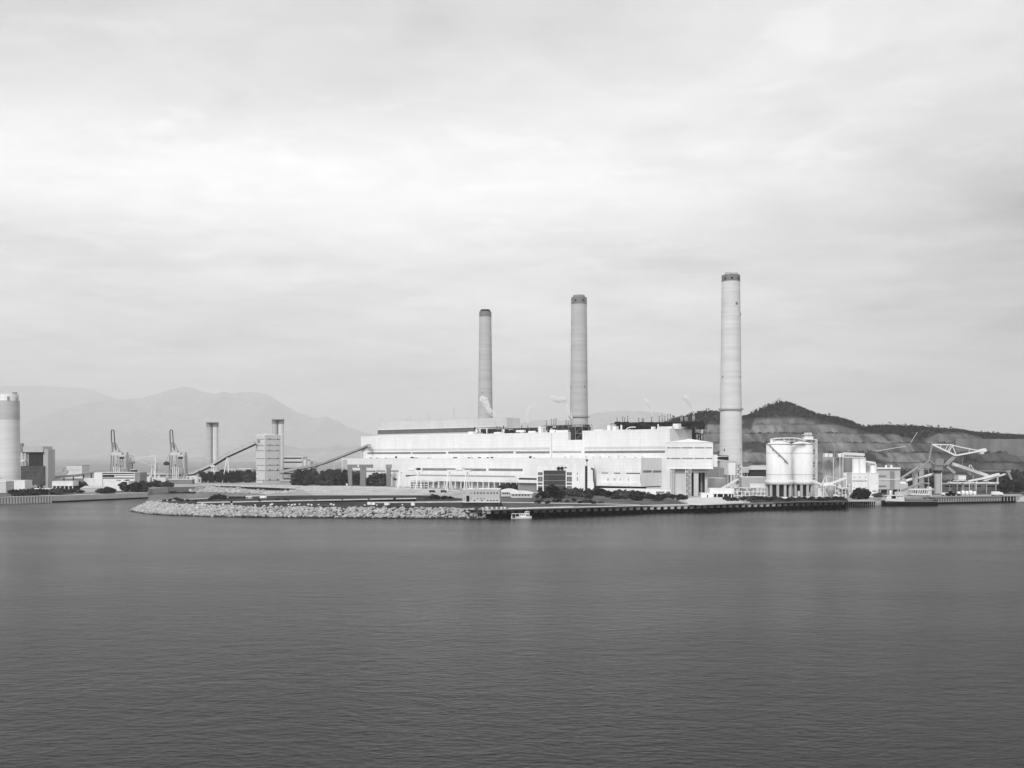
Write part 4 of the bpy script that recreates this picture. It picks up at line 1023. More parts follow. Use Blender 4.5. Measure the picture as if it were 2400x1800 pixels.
# pipeline in front of the silos
pl = thing('quay_pipeline', 'long straight white pipeline on low supports at the foot of the big silos', 'pipeline', XG(1850,757))
a, b = W(1758,1168.3,752), W(1932,1164.8,765)
mb = MB().bar(a,b,1.1,1.1,10); mb.slab(W(1757,1168,750),W(1772,1168,751),1.6,3); mb.build('pipe', M['steelw'], pl)
for i in range(12):
    p = a.lerp(b,(i+.5)/12); MB().bar(p-Vector((0,0,.55)),Vector((p.x,p.y,G)),.6).build('support', M['steelg'], pl)
# ------------------------------------------------------------------ grey cement silos and the white two-silo block
def silo(px, D, rpx, y0, y1, m, label, group, n=28):
    k = D/FP; x = (px-CX)*k; Z = lambda y: H-(y-HY)*k
    t = thing('storage_silo', label, 'silo', (x, D, G if y1 is None else Z(y1)), 0, group)
    zb_ = G if y1 is None else Z(y1)
    MB().cyl(x, D, zb_, Z(y0), rpx*k, rpx*k, n).build('shell', M[m], t)
    MB().cyl(x, D, Z(y0)-.5, Z(y0)+.1, rpx*k+.15, rpx*k+.15, n).build('rim', M['lightgrey'], t)
    return t, x, k
t1,_,_ = silo(1941.5, 830, 13.5, 1073, None, 'conc', 'left one of the three grey cement silos behind the V-shaped conveyor', 'grey cement silos')
t2,_,_ = silo(1965, 824, 12, 1073, None, 'conc', 'middle one of the three grey cement silos, between two thin vertical pipes', 'grey cement silos')
t3,_,_ = silo(1985, 840, 12, 1071, None, 'grey', 'right, darkest one of the three grey cement silos', 'grey cement silos')
for px in (1953, 1968.5, 1975.5):
    p = XG(px, 808); o = MB().bar(p, Vector((p.x,p.y,H-(1072-HY)/FP*808)), .55, .55, 6).build('riser_pipe', M['steelw'], t1 if px == 1953 else t2)
hd = thing('silo_filter_house', 'row of white filter boxes and pipes on top of the grey cement silos', 'filter house', W(1950,1072.8,815))
f = Fr(1950,815)
for (x0,x1,y0) in ((1933,1941,1062.5),(1943,1951.5,1063),(1965,1972,1063),(1974,1979,1061.5)): MB().pbox(f,x0,x1,y0,1072.6,0,5).build('filter_box', M['white2'], hd)
mb = MB(); rr = random.Random(5)
for _ in range(12):
    px = rr.uniform(1951,1966); mb.bar(W(px,rr.uniform(1061,1066),816),W(px+rr.uniform(-4,4),1072.6,816),.5)
mb.slab(W(1933,1071.6,813),W(1980,1071.6,813),.4,3).build('pipework', M['steelg'], hd)
for px, lab in ((2005.5,'left one of the two slim white silos on the white block'),(2021,'right one of the two slim white silos on the white block')):
    t_, x, k = silo(px, 790, 8.3, 1074, 1109.5, 'white2', lab, 'slim white silos', 24)
silo(2036, 800, 4.5, 1086, 1110, 'concp', 'narrow pale silo between the slim white silos and the shorter white one', None, 18)
silo(2046.5, 792, 8, 1089, 1111, 'white2', 'shorter white silo at the right end of the white block roof', None, 24)
cg = thing('silo_top_conveyor', 'white covered conveyor across the tops of the grey and slim white silos', 'conveyor', W(2005,1070,800))
mb = MB().slab(W(1979,1063,808),W(2024,1065.5,792),2,3).slab(W(1979,1071.5,808),W(2026,1073,790),.6,3)
for px in range(1983,2027,5): mb.bar(W(px,1065,800),W(px,1072,800),.4)
mb.slab(W(2030,1082,795),W(2050,1085,790),1.4,3).bar(W(2050,1085,790),W(2053,1090,790),.9).bar(W(2032,1083,795),W(2032,1088,795),.5).bar(W(2045,1084,792),W(2045,1089,792),.5)
mb.build('gallery', M['steelw'], cg)
t_, f = simple('mixing_plant_block', 'tall white block carrying the slim white silos, right of the grey silos', 'plant building', 1997, 2059, 1110, 1168, 780, 22, 0, 'white2')
for (x0,x1,y0,y1,m_) in ((1998,2033,1126.4,1128.2,'midgrey'),):
    MB().pbox(f,x0,x1,y0,y1,-.12,.1).build('louvre', M[m_], t_)
for px in (2002,2015.5,2029):
    for y in (1119,1143): MB().pbox(f,px-.9,px+.9,y-.9,y+.9,-.12,.1).build('window', M['dark'], t_)
for (x0,x1,y0,y1) in ((2045,2053,1150,1152.2),(2050,2053.5,1156,1158.5),(2054.5,2056,1132,1134),(2055,2056.5,1150,1152),(2033,2036,1158,1160.5)): MB().pbox(f,x0,x1,y0,y1,-.12,.1).build('window', M['dark'], t_)
MB().pbox(f,2034.6,2035.4,1111,1165,-.3,-.02).build('downpipe', M['lightgrey'], t_)
t_, f = simple('grey_plant_building', 'grey clad building with white roof edge on dark ground floor, right of the white block', 'plant building', 2053,2110,1098,1147, 800, 26, 0, 'lightgrey', z0=Fr(2081,800).z(2081,1147))
MB().pbox(f,2052,2110.5,1095.6,1099.4,-.6,0).build('fascia', M['white2'], t_)
MB().pbox(f,2053.5,2109.5,1100.6,1102,-.1,.1).build('shadow_strip', M['dark'], t_)  # shadow below the fascia, painted as a dark strip
MB().pbox(f,2059,2110,1123,1124.3,-.5,0).build('ledge', M['white2'], t_)
for y in (1114.5,1138): MB().pbox(f,2059.5,2077,y,y+4,-.1,.1).build('louvre', M['midgrey'], t_)
MB().pbox(f,2086,2097,1104,1146,-.14,.0).build('wall_panel', M['grey'], t_)
MB().pbox(f,2054,2109,1148,1166,5,24,z0=G,z1=f.z(2081,1147)-.02).build('ground_floor', M['dgrey'], t_)
for px in (2062,2080,2090,2104): MB().pbox(f,px,px+2.6,1148,1166,.4,2.2,z0=G,z1=f.z(2081,1147)-.02).build('pillar', M['conc'], t_)
for px in (2076,2088.5): MB().pbox(f,px,px+3,1090,1095.4,6,8,z0=f.z(2081,1098)+.5).build('roof_vent', M['white2'], t_)
# V-shaped conveyor with A-frame mast
vc = thing('mast_conveyor', 'white V-shaped belt conveyor hung from an A-frame mast before the grey cement silos', 'conveyor', XG(1935,770))
D = 770
mb = MB().slab(W(1906,1128,790),W(1930,1138,775),1.0,2.4).slab(W(1928,1139.5,D),W(1984,1120,D),1.3,2.6).slab(W(1934,1139,D),W(1984,1117,D),.5,2.2)
mb.build('belt_gallery', M['steelw'], vc)
mb = MB()
for q in (1925,1940): mb.bar(W(1935,1114.5,D),W(q,1139,D),.6)
mb.bar(W(1935,1114.5,D),W(1968,1123,D),.25).bar(W(1935,1114.5,D-2),W(1926,1138,D+3),.5)
mb.build('a_frame_mast', M['steelw'], vc)
[MB().bar(W(px,y,D),XG(px,D),.7).build('post', M['steelw'], vc) for px,y in ((1983.5,1117),(1930,1140),(1938,1140))]
f = Fr(1935,D); MB().pbox(f,1930,1949,1131,1137,-1,3).build('drive_cabin', M['white2'], vc)
MB().pbox(f,1978.5,1984.5,1108.5,1116.5,-1,2).build('head_box', M['white2'], vc)
simple('white_hopper_building', 'small bright box below the mast conveyor, right of the big silos', 'hopper', 1917,1930,1146,1168, 775, 8, 0, 'white2')
bp = thing('batching_plant', 'jumble of small white hoppers, chutes and ladders under the mast conveyor', 'batching plant', XG(1958,765))
mb = MB(); md = MB(); rr = random.Random(44); f = Fr(1958,765)
for _ in range(30):
    a = rr.uniform(1932,1990); y = rr.uniform(1134,1164); mb.pbox(f,a,a+rr.uniform(2,9),y,y+rr.uniform(1.2,5),rr.uniform(0,6),9)
for _ in range(20):
    a = rr.uniform(1932,1990); y = rr.uniform(1136,1162); md.pbox(f,a,a+rr.uniform(2,8),y,y+rr.uniform(2,6),rr.uniform(3,7),9.5)
for px in range(1934,1994,8): mb.bar(XG(px,765),W(px,rr.uniform(1134,1146),765),.4)
mb.build('chutes', M['steelw'], bp); md.build('machinery', M['grey'], bp)
cn = MB(); p = W(1947,1158,757); cn.rev(p.x,757,[(.6,G+.2),(3.2,G+5),(3.2,G+8),(.4,G+9.5)],20).build('hopper', M['steelg'], bp)
MB().slab(W(1957,1160,757),W(1966,1172,755),1.6,3).build('chute', M['white2'], bp)
# ------------------------------------------------------------------ coal stacker machines on the right
D = 855
sm = thing('boom_stacker', 'giant stacker with a long kinked white truss boom on a grey round pillar', 'stacker', XG(2198,D))
mb = MB()
def seg(pp, t, dy=0, dd=0): 
    for a, b in zip(pp, pp[1:]): mb.slab(W(a[0],a[1],D+dy), W(b[0],b[1],D+dy), t, t)
for dy in (-2.2, 2.2):
    seg([(2186,1042),(2240,1067.5),(2308,1055)], 1.25, dy)
    seg([(2186,1041.5),(2229,1042.5),(2250,1047.5),(2292,1056),(2308,1054)], .8, dy)
    seg([(2232,1044),(2224,1059)], .55, dy); seg([(2232,1044),(2241,1067)], .7, dy); seg([(2228,1044),(2221,1058)], .4, dy)
    seg([(2222,1043),(2215,1055)], .35, dy); seg([(2206,1042),(2203,1050)], .35, dy); seg([(2272,1052),(2271,1061)], .35, dy)
for q in ((2186,1042),(2203,1050),(2221,1058),(2240,1067),(2262,1063),(2286,1059),(2306,1055),(2229,1042.5),(2260,1050)): mb.slab(W(q[0],q[1],D-2.2),W(q[0],q[1],D+2.2),.5,.5)
mb.build('boom', M['steelw'], sm)
mb = MB(); mb.slab(W(2295,1058,D),W(2309,1054.5,D),2.6,5).build('boom_head', M['white2'], sm)
f = Fr(2299,D); MB().prism(f,[(f.u(2296),f.z(2299,1064)),(f.u(2303),f.z(2299,1064)),(f.u(2305),f.z(2299,1059)),(f.u(2294),f.z(2299,1059))],-2,2).build('head_chute', M['white2'], sm)
mb = MB(); seg([(2185,1036),(2184,1045),(2177,1078)], .9); seg([(2172,1037),(2187,1036)], .6)
for s in (-1,1): mb.slab(W(2177,1079,D),W(2147,1106,D+6*s),.8,.8); mb.slab(W(2179,1079,D),W(2196,1091,D+4*s),.8,.8)
mb.bar(W(2177,1079,D),W(2176,1110,D),.4); mb.build('rear_mast', M['steelg'], sm)
f = Fr(2203,D-5)
MB().pbox(f,2193,2212,1075,1091,0,9).pbox(f,2192,2210,1090,1102,1,8).build('machine_house', M['grey'], sm)
mb = MB(); mb.slab(W(2213,1093,D),W(2240,1067,D),2.2,3).slab(W(2215,1091,D),W(2237,1109,D),2.2,3); mb.build('lifting_arm', M['steelg'], sm)
p = XG(2198,D); k = D/FP
MB().cyl(p.x,D,G,H-(1109-HY)*k,7.8*k,7.8*k,28).build('pillar', M['conc'], sm)
MB().cyl(p.x,D,H-(1109.5-HY)*k+.05,H-(1103-HY)*k,9*k,8*k,28).build('slewing_ring', M['dgrey'], sm)
MB().bar(W(2206.6,1108,D-6),W(2206.6,1155,D-6),.5).build('ladder', M['steelw'], sm)
D = 875
s2 = thing('belt_boom', 'thick white conveyor boom with dark gaps sloping down right under the truss boom', 'conveyor', XG(2290,D))
mb = MB(); md = MB(); A, B = W(2233,1089,D), W(2316,1117,D)
mb.slab(A,B,1.4,3.4); 
n_ = 11
for i in range(n_):
    a = A.lerp(B,i/n_)+Vector((0,0,1.25)); b = A.lerp(B,(i+.86)/n_)+Vector((0,0,1.25)); mb.slab(a,b,1.3,2.6)
mb.build('covered_belt', M['steelw'], s2)
MB().slab(A-Vector((0,0,1.1)),B-Vector((0,0,1.1)),.5,3).build('underside', M['steelg'], s2)
mb = MB(); mb.bar(W(2272,1090,D),W(2272,1101,D),.6).bar(W(2275,1090,D),W(2284,1103,D),.5).bar(W(2272,1090,D),W(2276,1090,D),.6).bar(W(2258,1068,860),W(2254,1093,D),.25); mb.build('stay_frame', M['steelw'], s2)
mb = MB(); mb.bar(W(2282,1110,D),XG(2275,D),.9).bar(W(2268,1106,D),W(2276,1112,D),1.6).build('leg', M['steelg'], s2)
D = 865
s3 = thing('yard_conveyor', 'long white yard conveyor rising to the right below the belt boom', 'conveyor', XG(2300,D))
mb = MB().slab(W(2268,1128,D),W(2304,1121,D),1.3,3).slab(W(2304,1121,D),W(2341,1111,D),1.8,3).slab(W(2304,1127,D),W(2356,1111,D+4),.9,3); mb.build('gallery', M['steelw'], s3)
[MB().bar(W(px,y,D),XG(px,D),.5).build('post', M['steelw'], s3) for px,y in ((2272,1128),(2288,1125),(2312,1120),(2339,1113))]
mb = MB().bar(W(2296,1103.5,D),W(2368,1104,D),.45).slab(W(2358,1104.5,D),W(2368,1104.5,D),1.6,2).slab(W(2362,1106,D),W(2370,1124,D),1.5,2).build('tail_mast', M['steelg'], s3)
simple('crane_cab_building', 'small white boxy house under the belt boom', 'house', 2246,2264,1116,1124, 862, 8, 0, 'white2', z0=Fr(2255,862).z(2255,1124.5))
mb = MB(); f = Fr(2255,862)
c_ = [o for o in COL.objects if o.name == 'crane_cab_building'][0]
for px in (2247,2262): MB().bar(f.P(f.u(px),3,G),f.P(f.u(px),3,f.z(2255,1124.5)-.02),.8).build('leg', M['steelg'], c_)
jt = thing('conveyor_jetty_deck', 'long thin white gantry deck with posts below the small white boxy house', 'gantry', XG(2285,850))
mb = MB().slab(W(2222,1131,850),W(2338,1131,858),.7,4).slab(W(2235,1127,850),W(2262,1126,852),.5,3)
for px in (2224,2228,2236,2246,2265,2290,2316,2337): mb.bar(W(px,1131,853),W(px,1127 if px < 2337 else 1119,853),.35)
mb.build('deck', M['steelw'], jt)
[MB().bar(W(px,1131.5,853),XG(px,853),.7).build('leg', M['steelg'], jt) for px in (2226,2255,2285,2312,2334)]
# long grey retaining building below
o, f = simple('coal_store_wall', 'long low grey store with dark slots behind the pier tanks', 'store', 2208,2345,1134,1148, 880, 10, 0, 'midgrey', wins=[(2215,2232,1138,1141),(2240,2300,1138,1141),(2309,2338,1138,1141)], wm='black')
for px, y0, y1, w_, dd, lab in ((2146,1106,1134,10,850,'nearer slim one of the two pale round pillars left of the big stacker'),(2160,1102,1126,11.5,872,'farther thick one of the two pale round pillars left of the big stacker')):
    k = dd/FP; p = XG(px,dd); t_ = thing('support_pillar', lab, 'pillar', p)
    MB().cyl(p.x,dd,G,H-(y0-HY)*k,w_/2*k,w_/2*k,22).build('shaft', M['conc'], t_); MB().cyl(p.x,dd,H-(y0-HY)*k,H-(y0-HY)*k+.8,w_/2*k+.4,w_/2*k+.4,22).build('cap', M['lightgrey'], t_)
dc = thing('diagonal_conveyor', 'long thin grey conveyor rising to the right from the grey plant building', 'conveyor', XG(2130,835))
mb = MB().slab(W(2109,1123,830),W(2152,1095,845),1.1,2).build('gallery', M['steelg'], dc)
MB().bar(W(2138,1105,840),XG(2142,840),.6).build('post', M['steelg'], dc)
d2 = thing('diagonal_conveyor', 'lower darker grey conveyor rising above the white trussed frame', 'conveyor', XG(2130,800))
MB().slab(W(2113,1150,795),W(2162,1131,815),1.4,2.4).slab(W(2160,1132,815),W(2178,1133,815),.9,3).build('gallery', M['steelg'], d2)
MB().bar(W(2140,1140,805),XG(2140,805),.7).build('post', M['steelg'], d2); MB().bar(W(2165,1133,815),XG(2165,815),.7).build('post', M['steelg'], d2)
pc = thing('pipe_conveyor', 'fat white sloping tube conveyor beside the round pillars', 'conveyor', XG(2150,858))
mb = MB().bar(W(2112,1131,856),W(2141,1122,858),2.6,2.6,10).bar(W(2167,1117,860),W(2191,1110,862),2.4,2.4,10).bar(W(2141,1122,858),W(2167,1117,860),1.6,1.6,8).build('tube', M['steelw'], pc)
[MB().bar(W(px,y,859),XG(px,859),.8).build('post', M['steelg'], pc) for px,y in ((2120,1130),(2176,1115))]
simple('domed_shed', 'pale low shed with stepped roof just right of the grey plant building', 'shed', 2110,2128,1134,1143, 815, 10, 0, 'concp', roof='shed', roofm='white2')
simple('domed_shed', 'small grey shed behind the pale stepped shed', 'shed', 2111,2124,1124,1133, 850, 10, 0, 'lightgrey', roof='shed', roofm='lightgrey')
wf = thing('trussed_frame', 'white rectangular trussed frame with an upright end tower beside the moored ship', 'frame', XG(2160,790))
f = Fr(2160,790); mb = MB()
for w in (0,4):
    mb.bar(f.P(f.u(2134),w,f.z(2134,1147)),f.P(f.u(2178),w,f.z(2134,1147)),.9).bar(f.P(f.u(2134),w,f.z(2134,1158)),f.P(f.u(2178),w,f.z(2134,1159)),.9)
    for i, px in enumerate(range(2135,2180,5)):
        mb.bar(f.P(f.u(px),w,f.z(2134,1158)),f.P(f.u(px+(3 if i > 2 else 0)),w,f.z(2134,1147)),.5)
mb.pbox(f,2177.5,2183,1141,1147,-.5,4).pbox(f,2181,2183,1147,1163,-.5,4).pbox(f,2177,2179,1147,1158,0,4)
mb.build('truss', M['steelw'], wf)
MB().pbox(f,2141,2149,1149,1157,1,3).pbox(f,2156,2174,1149,1157,4.3,5).build('panel', M['dgrey'], wf)
[MB().bar(f.P(f.u(px),2,f.z(2134,1159)),f.P(f.u(px),2,G),.6).build('post', M['steelg'], wf) for px in (2138,2175)]
# small things on the pier yard
tk_lab = ['leftmost one of the small white tanks behind the sheet pile pier','second small white tank from the left behind the pier','third small white tank from the left behind the pier','fourth small white tank from the left behind the pier','rightmost one of the row of small white tanks behind the pier']
for i, px in enumerate((2247,2257,2266,2275,2284)):
    p = XG(px, 812); t_ = thing('storage_tank', tk_lab[i], 'tank', p, 0, 'small white tanks behind the pier')
    hh = (3.2,4,3.6,4,3.4)[i]; MB().rev(p.x,812,[(.01,G),(1.4,G),(1.4,G+hh*.85),(.9,G+hh),(.01,G+hh*1.02)],18).build('shell', M['white2'], t_)
    MB().bar((p.x+.8,811,G+hh),(p.x+.8,811,G+hh+.8),.3).build('filler_pipe', M['steelg'], t_)
def truck(px, D, yaw, label, L=8, hh=3, cargo=True, name='parked_truck'):
    f = Fr(px, D, yaw); t = tfr(name, label, 'truck', f)
    MB().box(f,-L/2,L/2-2.4,-1.2,1.2,G+.9,G+hh).build('cargo_body', M['white2'], t)
    MB().prism(f,[(L/2-2.3,G+.7),(L/2,G+.7),(L/2,G+1.8),(L/2-.5,G+2.7),(L/2-2.3,G+2.7)],-1.1,1.1).build('cab', M['white2'], t)
    MB().box(f,-L/2,L/2,-.9,.9,G+.5,G+.9).build('chassis', M['black'], t)
    for u in (-L/2+1.3, L/2-1.2):
        for w in (-1.1, 1.1): MB().bar(f.P(u,w-.15,G+.5),f.P(u,w+.15,G+.5),1.0,1.0,12).build('wheel', M['black'], t)
    return t
truck(2337, 806, 3, 'white truck parked near the right end of the pier', 9, 3.4)
truck(2218, 805, -5, 'white truck parked at the left end of the pier beside the dark loader', 8, 2.6)
ld = tfr('wheel_loader', 'dark wheel loader on the pier right of the round pillar', 'loader', Fr(2229,800))
f = Fr(2229,800)
MB().box(f,-4,3,-1.3,1.3,G+1,G+2.4).box(f,-1.6,.6,-1,1,G+2.4,G+4).build('body', M['black'], ld)
MB().slab(f.P(3,0,G+2),f.P(6,0,G+1.2),.5,1.6).prism(f,[(5.6,G+.3),(7.4,G+.3),(7.4,G+.6),(6.2,G+1.9),(5.6,G+1.9)],-1.5,1.5).build('bucket_arm', M['dgrey'], ld)
for u in (-2.6,2.0):
    for w in (-1.5,1.2): MB().bar(f.P(u,w,G+.8),f.P(u,w+.4,G+.8),1.6,1.6,12).build('wheel', M['black'], ld)
sl_ = MB(); a_w = Fr(2330, 1270, 4)
o = MB().box(Fr(2330,1250),Fr(2330,1250).u(2240),Fr(2330,1250).u(2600),0,6,20,Fr(2330,1250).z(2330,1029)).build('sprayed_retaining_wall', M['slope']); tag(o,'long pale sprayed retaining wall high on the hillside behind the stacker, at the right edge','retaining wall')
MB().bar(W(2150,1013,1249),W(2134,1038,1249),.55).build('slope_steps', M['pave'])
tag([o for o in COL.objects if o.name == 'slope_steps'][0], 'thin pale flight of steps running diagonally down the right hill mound', 'steps')
o = MB().slab(W(2054,1057,1180),W(2122,1046,1230),.5,2).build('hill_channel', M['pave']); tag(o, 'thin pale drainage channel slanting across the right hillside', 'drain')

# ------------------------------------------------------------------ quay front
qw = tfr('quay_wall', 'long straight dark quay front with a row of pale fender blocks, centre and right shore', 'quay', qd, z=0)
MB().box(qd,0,QL,1.2,3,-3,G-.6).build('back_wall', M['quayw'], qw)
MB().box(qd,0,qd.u(1700),-1.5,3,G-.8,G+.06).build('deck_edge', M['conc'], qw); MB().box(qd,qd.u(1700)+.02,QL,-1.5,3,G-.8,G+.06).build('worn_deck_edge', M['midgrey'], qw)
mb = MB()
for i in range(int(QL//5.2)+1):
    u = 2+i*5.2
    if u > QL-2: break
    m_ = 'concp' if qd.u(1640) > u > qd.u(1245) else ('conc' if u > qd.u(1640) else 'conc')
    MB().prism(qd,[(u-1.45,G-.82),(u-1.1,G-2.5),(u+1.1,G-2.5),(u+1.45,G-.82)],-1.1,1.1).build('fender_block', M[m_], qw)
    mb.box(qd,u+2.2,u+3.0,-1.0,1.1,-3,G-.82)
mb.build('pile_row', M['quayw'], qw)['kind'] = 'stuff'
mb = MB()                                           # low white kerb rail, broken into lengths on the left
a = qd.u(1190); mb.box(qd,a,qd.u(1342),-1.35,-1.0,G+.1,G+.75); mb.box(qd,qd.u(1345),qd.u(1640),-1.35,-1.05,G+.1,G+.5)
mb.build('kerb_rail', M['white2'], qw)
bl = ['first','second','third','fourth','fifth','sixth','seventh']
t0 = None
for i, px in enumerate((1131,1142,1153,1164,1175,1183)):
    p = qd.P(qd.u(px),0,G+.1)
    if t0 is None:
        t0 = thing('bollard', bl[i]+' low white bollard from the left end of the quay edge', 'bollard', p, 0, 'bollards along the left quay edge')
        MB().rev(p.x,p.y,[(.55,p.z),(.45,p.z+.6),(.8,p.z+.8),(.8,p.z+1.1),(.01,p.z+1.15)],14).build('post', M['white2'], t0)
    else: dup(t0, p, label=bl[i]+' low white bollard from the left end of the quay edge')
# dolphin jetty and pier on the right
fj = Fr(1985, 722, 10)
jt2 = tfr('piled_jetty', 'short jetty on thin dark piles between the quay end and the moored ship', 'jetty', fj, z=0)
MB().box(fj,0,fj.u(2052),0,8,G-1.2,G-.1).build('deck', M['conc'], jt2)
MB().box(fj,0,fj.u(2052),7.6,8.2,-2,G-1.3).build('back_wall', M['lightgrey'], jt2)
for i in range(15):
    u = .6+i*(fj.u(2052)-1.2)/14; MB().bar(fj.P(u,.5,-3),fj.P(u,.5,G-1.2),.65,.65,8).build('pile', M['black'], jt2)
fp = Fr(2190, 768, 20)
pier = tfr('sheet_pile_pier', 'right pier faced with closely spaced pale and dark upright piles', 'pier', fp, z=0)
uE = fp.u(2382)
MB().box(fp,0,uE,.6,14,-3,G-.3).build('core', M['quayw'], pier)
MB().box(fp,0,uE,-.3,14.2,G-.28,G+.1).build('deck', M['midgrey'], pier)
n_ = 50
for i in range(n_):
    u = (i+.5)*uE/n_; far = i > 40
    if far and i % 2: continue
    MB().box(fp,u-.2,u+.2,0,.6,1.3,G-.3).build('pile', M['lightgrey'], pier)
# left quay
lq0, lq1, lq2 = XG(-60,752), XG(120,795), XG(345,879)
fa = Fr(-60,752,math.degrees(math.atan2(lq1.y-lq0.y,lq1.x-lq0.x)))
lq = tfr('left_quay', 'left shore quay with upright piles at its left end and a plain grey wall', 'quay', fa, z=0)
L1 = (lq1-lq0).length; MB().box(fa,0,L1,-.9,-.1,-3,G+.0).build('face_wall', M['midgrey'], lq)
MB().box(fa,0,L1,-1.6,2,G+.02,G+.6).build('coping', M['lightgrey'], lq)
for i in range(26): 
    u = 1+i*L1/26; MB().box(fa,u,u+1.2,-1.5,-.92,-2,G).build('pile', M['conc'], lq)
fb = Fr(120,795,math.degrees(math.atan2(lq2.y-lq1.y,lq2.x-lq1.x))); L2 = (lq2-lq1).length
MB().box(fb,0,L2,-.9,-.1,-3,G+.1).build('plain_wall', M['conc'], lq)
MB().box(fb,0,L2,-1.2,-.92,-3,1.1).build('wet_band', M['black'], lq)
fc = Fr(346,985,0)
o = MB(); a, b = XG(345,986),XG(394,1034); v = (b-a).normalized()
iw = thing('basin_wall', 'grey basin wall behind the left quay corner, with a dark barge before its right end', 'wall', XG(370,1000,0))
MB().slab(a+Vector((0,-.6,-2.4)),b+Vector((0,-.6,-2.4)),5.4,.8).build('wall', M['conc'], iw)
a, b = XG(394,1034), XG(456,1058); MB().slab(a+Vector((0,-.7,-2.4)),b+Vector((0,-.7,-2.4)),5.6,.8).build('darker_wall', M['midgrey'], iw)
# ------------------------------------------------------------------ vessels
def hull(mb, f, L, B, z0, z1, bow=.2, stern=.06, sheer=.6, n=14):
    st = []
    for i in range(n+1):
        s = i/n; x = -L/2+L*s
        hw = B/2*min(1, (s/stern)**.5 if s < stern else 1, ((1-s)/bow)**.6 if s > 1-bow else 1); hw = max(hw,.05)
        zt = z1+sheer*((2*s-1)**2)
        st.append([f.P(x,-hw,zt), f.P(x,-hw*.8,z0), f.P(x,hw*.8,z0), f.P(x,hw,zt)])
    vs = [p for r in st for p in r]; fs = []
    for i in range(n):
        for k in range(3): fs.append((i*4+k, i*4+k+1, i*4+k+5, i*4+k+4))
        fs.append((i*4+3, i*4, i*4+4, i*4+7))
    fs += [(0,3,2,1),(n*4,n*4+1,n*4+2,n*4+3)]
    mb.add(vs, fs); return mb
fv = Fr(1222, 583, 8)
bt = tfr('workboat', 'small white workboat with a wheelhouse moored at the left end of the quay', 'boat', fv, z=0)
hull(MB(), fv, 12.2, 3.6, -.6, 1.1, .3, .05, .35).build('hull', M['white2'], bt)
MB().box(fv,-5.9,-1.2,-1.4,1.4,2.7,2.95).build('awning', M['white2'], bt)
[MB().bar(fv.P(u,w,1.0),fv.P(u,w,2.7),.14).build('awning_post', M['steelw'], bt) for u in (-5.7,-3.6,-1.4) for w in (-1.3,1.3)]
MB().box(fv,-1.2,2.4,-1.3,1.3,1.0,2.9).build('cabin', M['white2'], bt); MB().box(fv,2.0,4.6,-1.1,1.1,1.1,4.1).build('wheelhouse', M['white2'], bt)
for u in (-.9,.1,1.1): MB().box(fv,u,u+.7,-1.36,-1.3,1.8,2.5).build('window', M['black'], bt)
for u in (2.2,3.1,3.9): MB().box(fv,u,u+.6,-1.16,-1.1,3.1,3.8).build('window', M['black'], bt)
MB().box(fv,2.3,4.4,-1.17,-1.11,1.6,2.3).build('window', M['black'], bt)
MB().bar(fv.P(3.2,0,4.1),fv.P(3.2,0,5.6),.14).build('mast', M['steelw'], bt)
for u in (-5.2,-4.3): MB().bar(fv.P(u,-1.75,1.0),fv.P(u,-1.95,1.0),.9,.9,10).build('tyre_fender', M['black'], bt)
fs_ = Fr(2132, 742, 6)
ship = tfr('cargo_ship', 'black-hulled coaster with white stern deckhouse moored beside the right pier', 'ship', fs_, z=0)
hull(MB(), fs_, 44, 9, -1.5, 3.4, .16, .05, .7, 20).build('hull', M['black'], ship)
MB().box(fs_,-20.5,-6,-4.1,4.1,3.5,5.0).box(fs_,-19.5,-6.3,-3.6,3.6,5.3,7.6).box(fs_,-20.3,-5.8,-4.0,4.0,7.6,7.9).build('deckhouse', M['white2'], ship)
MB().box(fs_,-16,-12.6,-3.66,-3.6,5.5,7.3).build('doorway', M['black'], ship)
for u in (-11.8,-10.8,-9.8,-8.8,-7.8): MB().box(fs_,u,u+.5,-3.66,-3.6,6.4,7.1).build('window', M['black'], ship)
MB().box(fs_,-10.5,-6.4,-2.5,2.5,7.92,10.4).build('wheelhouse', M['concp'], ship)
MB().bar(fs_.P(-14.5,1,7.9),fs_.P(-14.5,1,11.5),1.6,1.4,12).build('funnel', M['white2'], ship)
MB().bar(fs_.P(-7,0,10.4),fs_.P(-7,0,13),.25).build('mast', M['steelw'], ship)
mb = MB(); rr = random.Random(9)
mb.box(fs_,-4.5,17,-3.4,3.4,3.6,4.9); mb.build('hatch_cover', M['midgrey'], ship)
mb = MB().bar(fs_.P(-4.5,-3,5.2),fs_.P(5,-3,7.5),.35).bar(fs_.P(5,-3,7.5),fs_.P(14,-3,5),.35).bar(fs_.P(18,0,4),fs_.P(18,0,8),.35); mb.build('derrick', M['steelg'], ship)
MB().box(fs_,-21,20,-4.56,-4.4,3.1,3.35).build('rubbing_strake', M['lightgrey'], ship)
fsb = Fr(2060,748,0); sb = tfr('moored_barge', 'small pale barge lying at the left of the black-hulled ship', 'barge', fsb, z=0)
hull(MB(), fsb, 9, 4, -.6, 1.6, .2, .1, .3).build('hull', M['conc'], sb); MB().box(fsb,-2.5,1,-1.2,1.2,1.6,3.2).build('cabin', M['lightgrey'], sb)
f6 = Fr(428,1010,-3); bb = tfr('moored_barge', 'flat black barge moored in the inner basin before the pale bank', 'barge', f6, z=0)
hull(MB(), f6, 27, 5, -.6, .8, .3, .1, 1.0).build('hull', M['black'], bb); MB().box(f6,-11,-7,-1.6,1.6,.9,2.1).build('cabin', M['dgrey'], bb)

